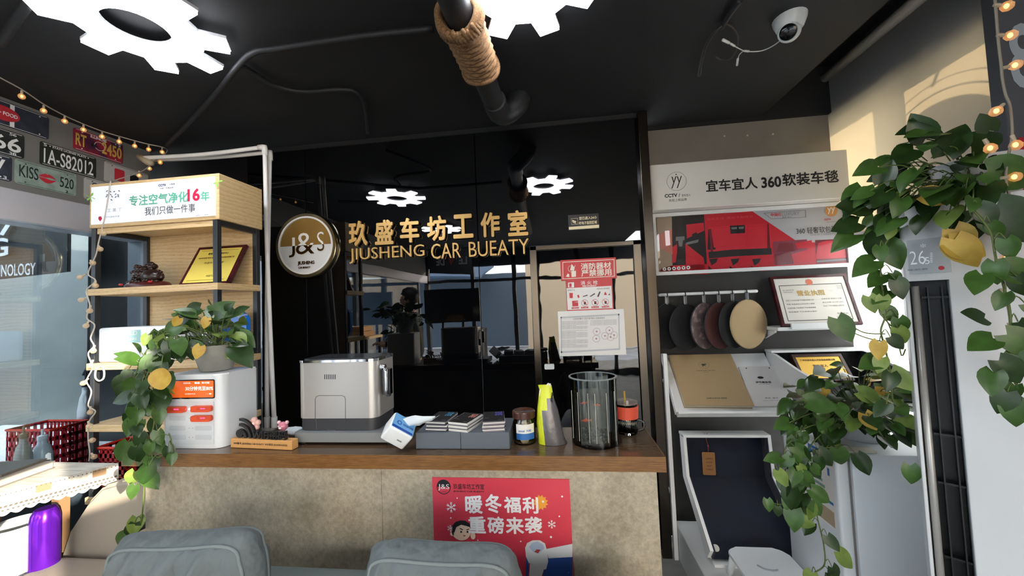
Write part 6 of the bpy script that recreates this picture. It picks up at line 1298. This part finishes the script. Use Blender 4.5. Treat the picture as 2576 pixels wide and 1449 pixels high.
for a in ((2385, 610, 1.10, 2460, 640, .09, 3), (2400, 600, 1.09, 2440, 660, .09, 3), (2400, 575, 1.10, 2430, 610, .08, 3), (2320, 490, 1.14, 2380, 498, .075, 3)): b = MB(); one(b, None, *a); b.build('yellow_leaf', LG, p3_, 'keep')

# ================================================================== CUSHIONS AND SOFA IN FRONT
SOF = M('sofa_grey', '636b6c', .8, bump=(13, .55, .04))
sf = thing('sofa', 'grey sofa back along the bottom edge in front of the counter', 'sofa', (-.65, .9, 0))
b = MB(); b.box((-1.40, .985, .30), (.20, 1.10, .735), .03, seg=3); b.build('backrest', M('sofa_dark', '5d6866', .8), sf, 40)
b = MB(); b.box((-1.40, .30, .18), (.20, .98, .42), .04, seg=3); b.build('seat', SOF, sf, 40)
for x in (-1.36, .12):
    for y in (.30, .92): b = MB(); b.box((x, y, 0), (x + .05, y + .05, .20)); b.build('leg', INK, sf)
def back_cushion(x0, x1, zb, zt, Y, th, label, slant):
    t = thing('back_cushion', label, 'cushion', ((x0 + x1) / 2, Y, zb), 0, 'grey back cushions'); nx, nz = 44, 34
    w, h = x1 - x0, zt - zb; ctr = Vector(((x0 + x1) / 2, Y, zb + h / 2)); b = MB()
    def sq(u, v): # rounded square outline map
        e = .22; k = max(abs(u), abs(v)); 
        return u, v
    ph = random.uniform(0, 6)
    def pt(u, v, side):
        r_ = max(0, 1 - abs(u) ** 5) * max(0, 1 - abs(v) ** 5); k_ = max(abs(u), abs(v)) / max(1e-6, (abs(u) ** 6 + abs(v) ** 6) ** (1 / 6)); cu = u * k_; cv = v * k_
        wr = .012 * math.sin(9 * u + 7 * v + ph) + .013 * math.sin(12 * v - 15 * u * v + ph) + .010 * math.sin(24 * u + 9 * v + 3 * math.sin(5 * v)) + .006 * math.sin(41 * u - 13 * v + ph)
        y = side * (th * .30 + th * .36 * r_ ** .6) + (wr * r_ ** .5)
        return ctr + Vector((cu * w / 2, y, cv * h / 2 + slant * cu * w / 2 + (.014 * (u * u) if v > .9 else 0)))
    for side in (-1, 1):
        g = [[b.b.verts.new(pt(-1 + 2 * i / nx, -1 + 2 * j / nz, side)) for i in range(nx + 1)] for j in range(nz + 1)]
        for j in range(nz):
            for i in range(nx): b.b.faces.new((g[j][i], g[j][i + 1], g[j + 1][i + 1], g[j + 1][i]))
        if side == -1: G0 = g
    loop = lambda g: [g[0][i] for i in range(nx)] + [g[j][nx] for j in range(nz)] + [g[nz][nx - i] for i in range(nx)] + [g[nz - j][0] for j in range(nz)]
    A_, B_ = loop(G0), loop(g); n = len(A_); mids = []
    for k in range(n):
        a, c_ = A_[k].co, B_[k].co; o = (a - ctr); o.y = 0; o.normalize(); mids.append(b.b.verts.new((a + c_) / 2 + o * th * .20))
    for k in range(n):
        b.b.faces.new((A_[k], A_[(k + 1) % n], mids[(k + 1) % n], mids[k])); b.b.faces.new((mids[k], mids[(k + 1) % n], B_[(k + 1) % n], B_[k]))
    pth = [v.co.copy() for v in A_]; pth2 = [v.co.copy() for v in B_]
    b.build('cover', SOF, t, True)
    for p_ in (pth, pth2):
        b = MB(); b.tube(p_, .0042, 7, True); b.build('piping', M('piping_grey', '747d7d', .8), t, True)
back_cushion(-1.20, -.795, .44, .915, .905, .13, 'grey back cushion at the left on the sofa', .07)
back_cushion(-.482, -.122, .44, .906, .905, .13, 'grey back cushion in front of the red poster', -.012)

# ================================================================== BEHIND THE CAMERA (seen mirrored in the gloss wall)
tv = thing('television', 'black television on a floor stand, mirrored in the gloss wall', 'television', (-1.91, -2.0, 0))
b = MB(); b.box((-2.43, -2.03, 1.22), (-1.39, -1.99, 1.84), .006); b.build('housing', M('tv_black', '101114', .4), tv)
b = MB(); b.box((-2.42, -1.9895, 1.235), (-1.40, -1.988, 1.83)); b.build('screen', M('tv_screen', '08080a', .08), tv)
for x in (-2.1, -1.72): b = MB(); b.box((x - .02, -2.06, .03), (x + .02, -2.031, 1.5)); b.build('upright', INK, tv)
b = MB(); b.box((-2.3, -2.25, 0), (-1.5, -1.85, .03), .006); b.build('foot_plate', INK, tv)
sk = thing('speaker_cabinet', 'tall black cabinet mirrored in the gloss wall behind the counter', 'cabinet', (-1.38, -1.1, 0))
b = MB(); b.box((-1.62, -1.3, .02), (-1.14, -.9, 1.15), .01); b.build('body', M('cabinet_black', '17181b', .6), sk)
b = MB(); b.box((-1.60, -.899, .06), (-1.16, -.892, 1.12)); b.build('front_panel', M('cabinet_front', '0e0f11', .7), sk)
lb = thing('hanging_banner', 'black hanging banner with white letters, mirrored in the gloss wall', 'banner', (-1.7, -1.3, 2.4))
b = MB(); b.prism([Vector((-2.08, -1.3, 2.08)), Vector((-1.34, -1.3, 2.02)), Vector((-1.34, -1.3, 2.48)), Vector((-2.08, -1.3, 2.46))], (0, -.004, 0)); b.build('cloth', M('banner_black', '1e2227', .45), lb)
b = MB()
for s_, x, mi in (('LE', -1.50, 0), ('V', -1.70, 1), ('DE', -1.89, 0)): b.text(s_, Vector((x, -1.2985, 2.27)), -VX, VZ, .15 if mi == 0 else .12, .13, 0, .03, mi)
b.build('lettering', [M('banner_pale', 'b8c0c8'), M('banner_red', 'c02438')], lb)
MB().box((-2.1, -1.312, 2.47), (-1.32, -1.30, 2.485)).build('hanging_rod', INK, lb)
rk = thing('wooden_stand', 'light wooden stand holding cartons at the left, mirrored in the gloss wall', 'stand', (-2.5, .3, 0))
for z in (.35, .80, 1.16): b = MB(); b.box((-2.72, .10, z), (-2.25, .50, z + .03)); b.build('board', OAK, rk)
for x in (-2.71, -2.29):
    for y in (.11, .46): b = MB(); b.box((x, y, 0), (x + .03, y + .03, 1.159)); b.build('post', PST, rk)
for (z, w, rz, lab) in ((1.191, .30, 4, 'flat brown carton lying on the wooden stand'), (1.25, .26, -7, 'smaller brown carton on top of the flat one')):
    t = thing('carton', lab, 'carton', (-2.48, .30, z), R(rz), 'brown cartons on the wooden stand'); b = MB(); b.box((-w / 2, -.14, 0), (w / 2, .14, .055)); b.build('box', M('kraft_carton', 'b88a5c', .8), t, local=True)
    b = MB(); b.box((-.02, -.141, .0551), (.02, .141, .0556)); b.build('tape_strip', M('tape', 'b7a68c', .7), t, local=True)
# person standing left of the camera, mirrored in the gloss wall
pr = thing('person', 'person with short dark hair in a dark camouflage jacket, mirrored in the gloss wall', 'person', (-1.66, .62, 0))
def skin(name, nodes, edges, mat, root=0):
    me = bpy.data.meshes.new(name); base = Vector((-1.66, .62, 0))
    me.from_pydata([(-f, s_, z) for (f, s_, z, r_) in nodes], edges, []); me.materials.append(mat)
    o = bpy.data.objects.new(name, me); COL.objects.link(o); o.parent = pr
    o.modifiers.new('skin', 'SKIN').use_smooth_shade = True
    for i, nd in enumerate(nodes):
        v = me.skin_vertices[0].data[i]; r_ = nd[3]; v.radius = r_ if isinstance(r_, tuple) else (r_, r_); v.use_root = (i == root)
    o.modifiers.new('sub', 'SUBSURF').levels = 2; o.modifiers['sub'].render_levels = 2; return o
SKN = M('skin_tone', 'c89a7c', .55)
nd = [(0, 0, .93, .13), (0, 0, 1.12, .12), (0, 0, 1.32, .13), (.0, 0, 1.46, .06), (.01, 0, 1.52, .052), (.025, 0, 1.585, .078), (.015, 0, 1.66, .080)]
ed = [(i, i + 1) for i in range(6)]
def add(n, par): nd.append(n); ed.append((par, len(nd) - 1)); return len(nd) - 1
add((.118, 0, 1.578, .013), 5); add((.075, 0, 1.535, .035), 5)
for s_ in (-1, 1):
    add((.005, s_ * .088, 1.59, .014), 5)
    a = add((0, s_ * .17, 1.42, .055), 2); a = add((.03, s_ * .21, 1.16, .042), a); a = add((.24, s_ * .13, 1.10, .028), a); h = add((.31, s_ * .10, 1.12, .024), a)
    for k, (df, ds, dz) in enumerate(((.085, .030, .000), (.095, .010, .008), (.090, -.010, .006), (.075, -.028, .0))):
        q = add((.31 + df * .55, s_ * .10 + ds, 1.12 + dz + .012, .009), h); add((.31 + df, s_ * .10 + ds * .9, 1.12 + dz - .012, .008), q)
    q = add((.30, s_ * .10 - s_ * .035, 1.135, .010), a); add((.345, s_ * .10 - s_ * .045, 1.145, .009), q)
    a = add((0, s_ * .09, .86, .085), 0); a = add((.02, s_ * .10, .48, .055), a); a = add((0, s_ * .10, .09, .04), a); add((.14, s_ * .11, .045, .036), a)
skin('body', nd, ed, SKN)
CAMO = M('dark_camouflage', '20261f', .85, var=(11, '3c4238', .46, .54))
nd = [(0, 0, .88, (.165, .15)), (0, 0, 1.12, (.155, .14)), (0, 0, 1.34, (.165, .135)), (0, 0, 1.455, .085), (-.01, 0, 1.49, .075)]; ed = [(0, 1), (1, 2), (2, 3), (3, 4)]
for s_ in (-1, 1): a = add((0, s_ * .175, 1.41, .075), 2); a = add((.03, s_ * .215, 1.16, .062), a); add((.21, s_ * .14, 1.105, .045), a)
skin('jacket', nd, ed, CAMO)
nd = [(0, 0, .92, .14)]; ed = []
for s_ in (-1, 1): a = add((0, s_ * .09, .84, .10), 0); a = add((.02, s_ * .10, .48, .072), a); add((0, s_ * .10, .12, .06), a)
skin('trousers', nd, ed, M('dark_trousers', '1c1d22', .85))
for s_ in (-1, 1):
    b = MB(); b.ball((-1.66 - .07, .62 + s_ * .105, .052), .05, 12, (2.3, .9, .85)); b.build('shoe', M('shoe_black', '141416', .5), pr, True)
    b = MB(); b.ball((-1.66 - .094, .62 + s_ * .032, 1.605), .011, 10); b.build('eye', M('eye_dark', '1c1512', .3), pr, True)
b = MB(); b.ball((-1.66 - .098, .62, 1.543), .009, 10, (.6, 2.6, .6)); b.build('mouth', M('lip', 'a0665a', .5), pr, True)
b = MB(); b.ball((-1.66 + .006, .62, 1.648), .104, 22, (1.0, .92, .95))
for v in list(b.b.verts):
    if v.co.x < -1.66 - .045 and v.co.z < 1.655 or v.co.z < 1.555: v.co = Vector((-1.66, .62, 1.61)) + (v.co - Vector((-1.66, .62, 1.61))) * .55
    else: v.co += (v.co - Vector((-1.66, .62, 1.62))).normalized() * random.uniform(-.004, .012)
b.build('hair', M('dark_hair', '191410', .6), pr, True)

# three pale wall plugs left in the grey wall above the header box
for x, y, lab in ((1822, 343, 'left wall plug of three above the white header box'), (1880, 341, 'middle wall plug of three above the white header box'), (1944, 338, 'right wall plug of three above the white header box')):
    b = MB(); b.lathe([(0, 0), (.006, 0), (.005, -.006), (.0025, -.006), (.0025, -.001), (0, -.001)], PY(x, y, 2.589), 12, Matrix.Rotation(R(-90), 3, 'X')); tag(b.build('wall_plug', M('plug_cream', 'd8cdb8', .5)), lab, 'wall plug', 'wall plugs in the grey wall')
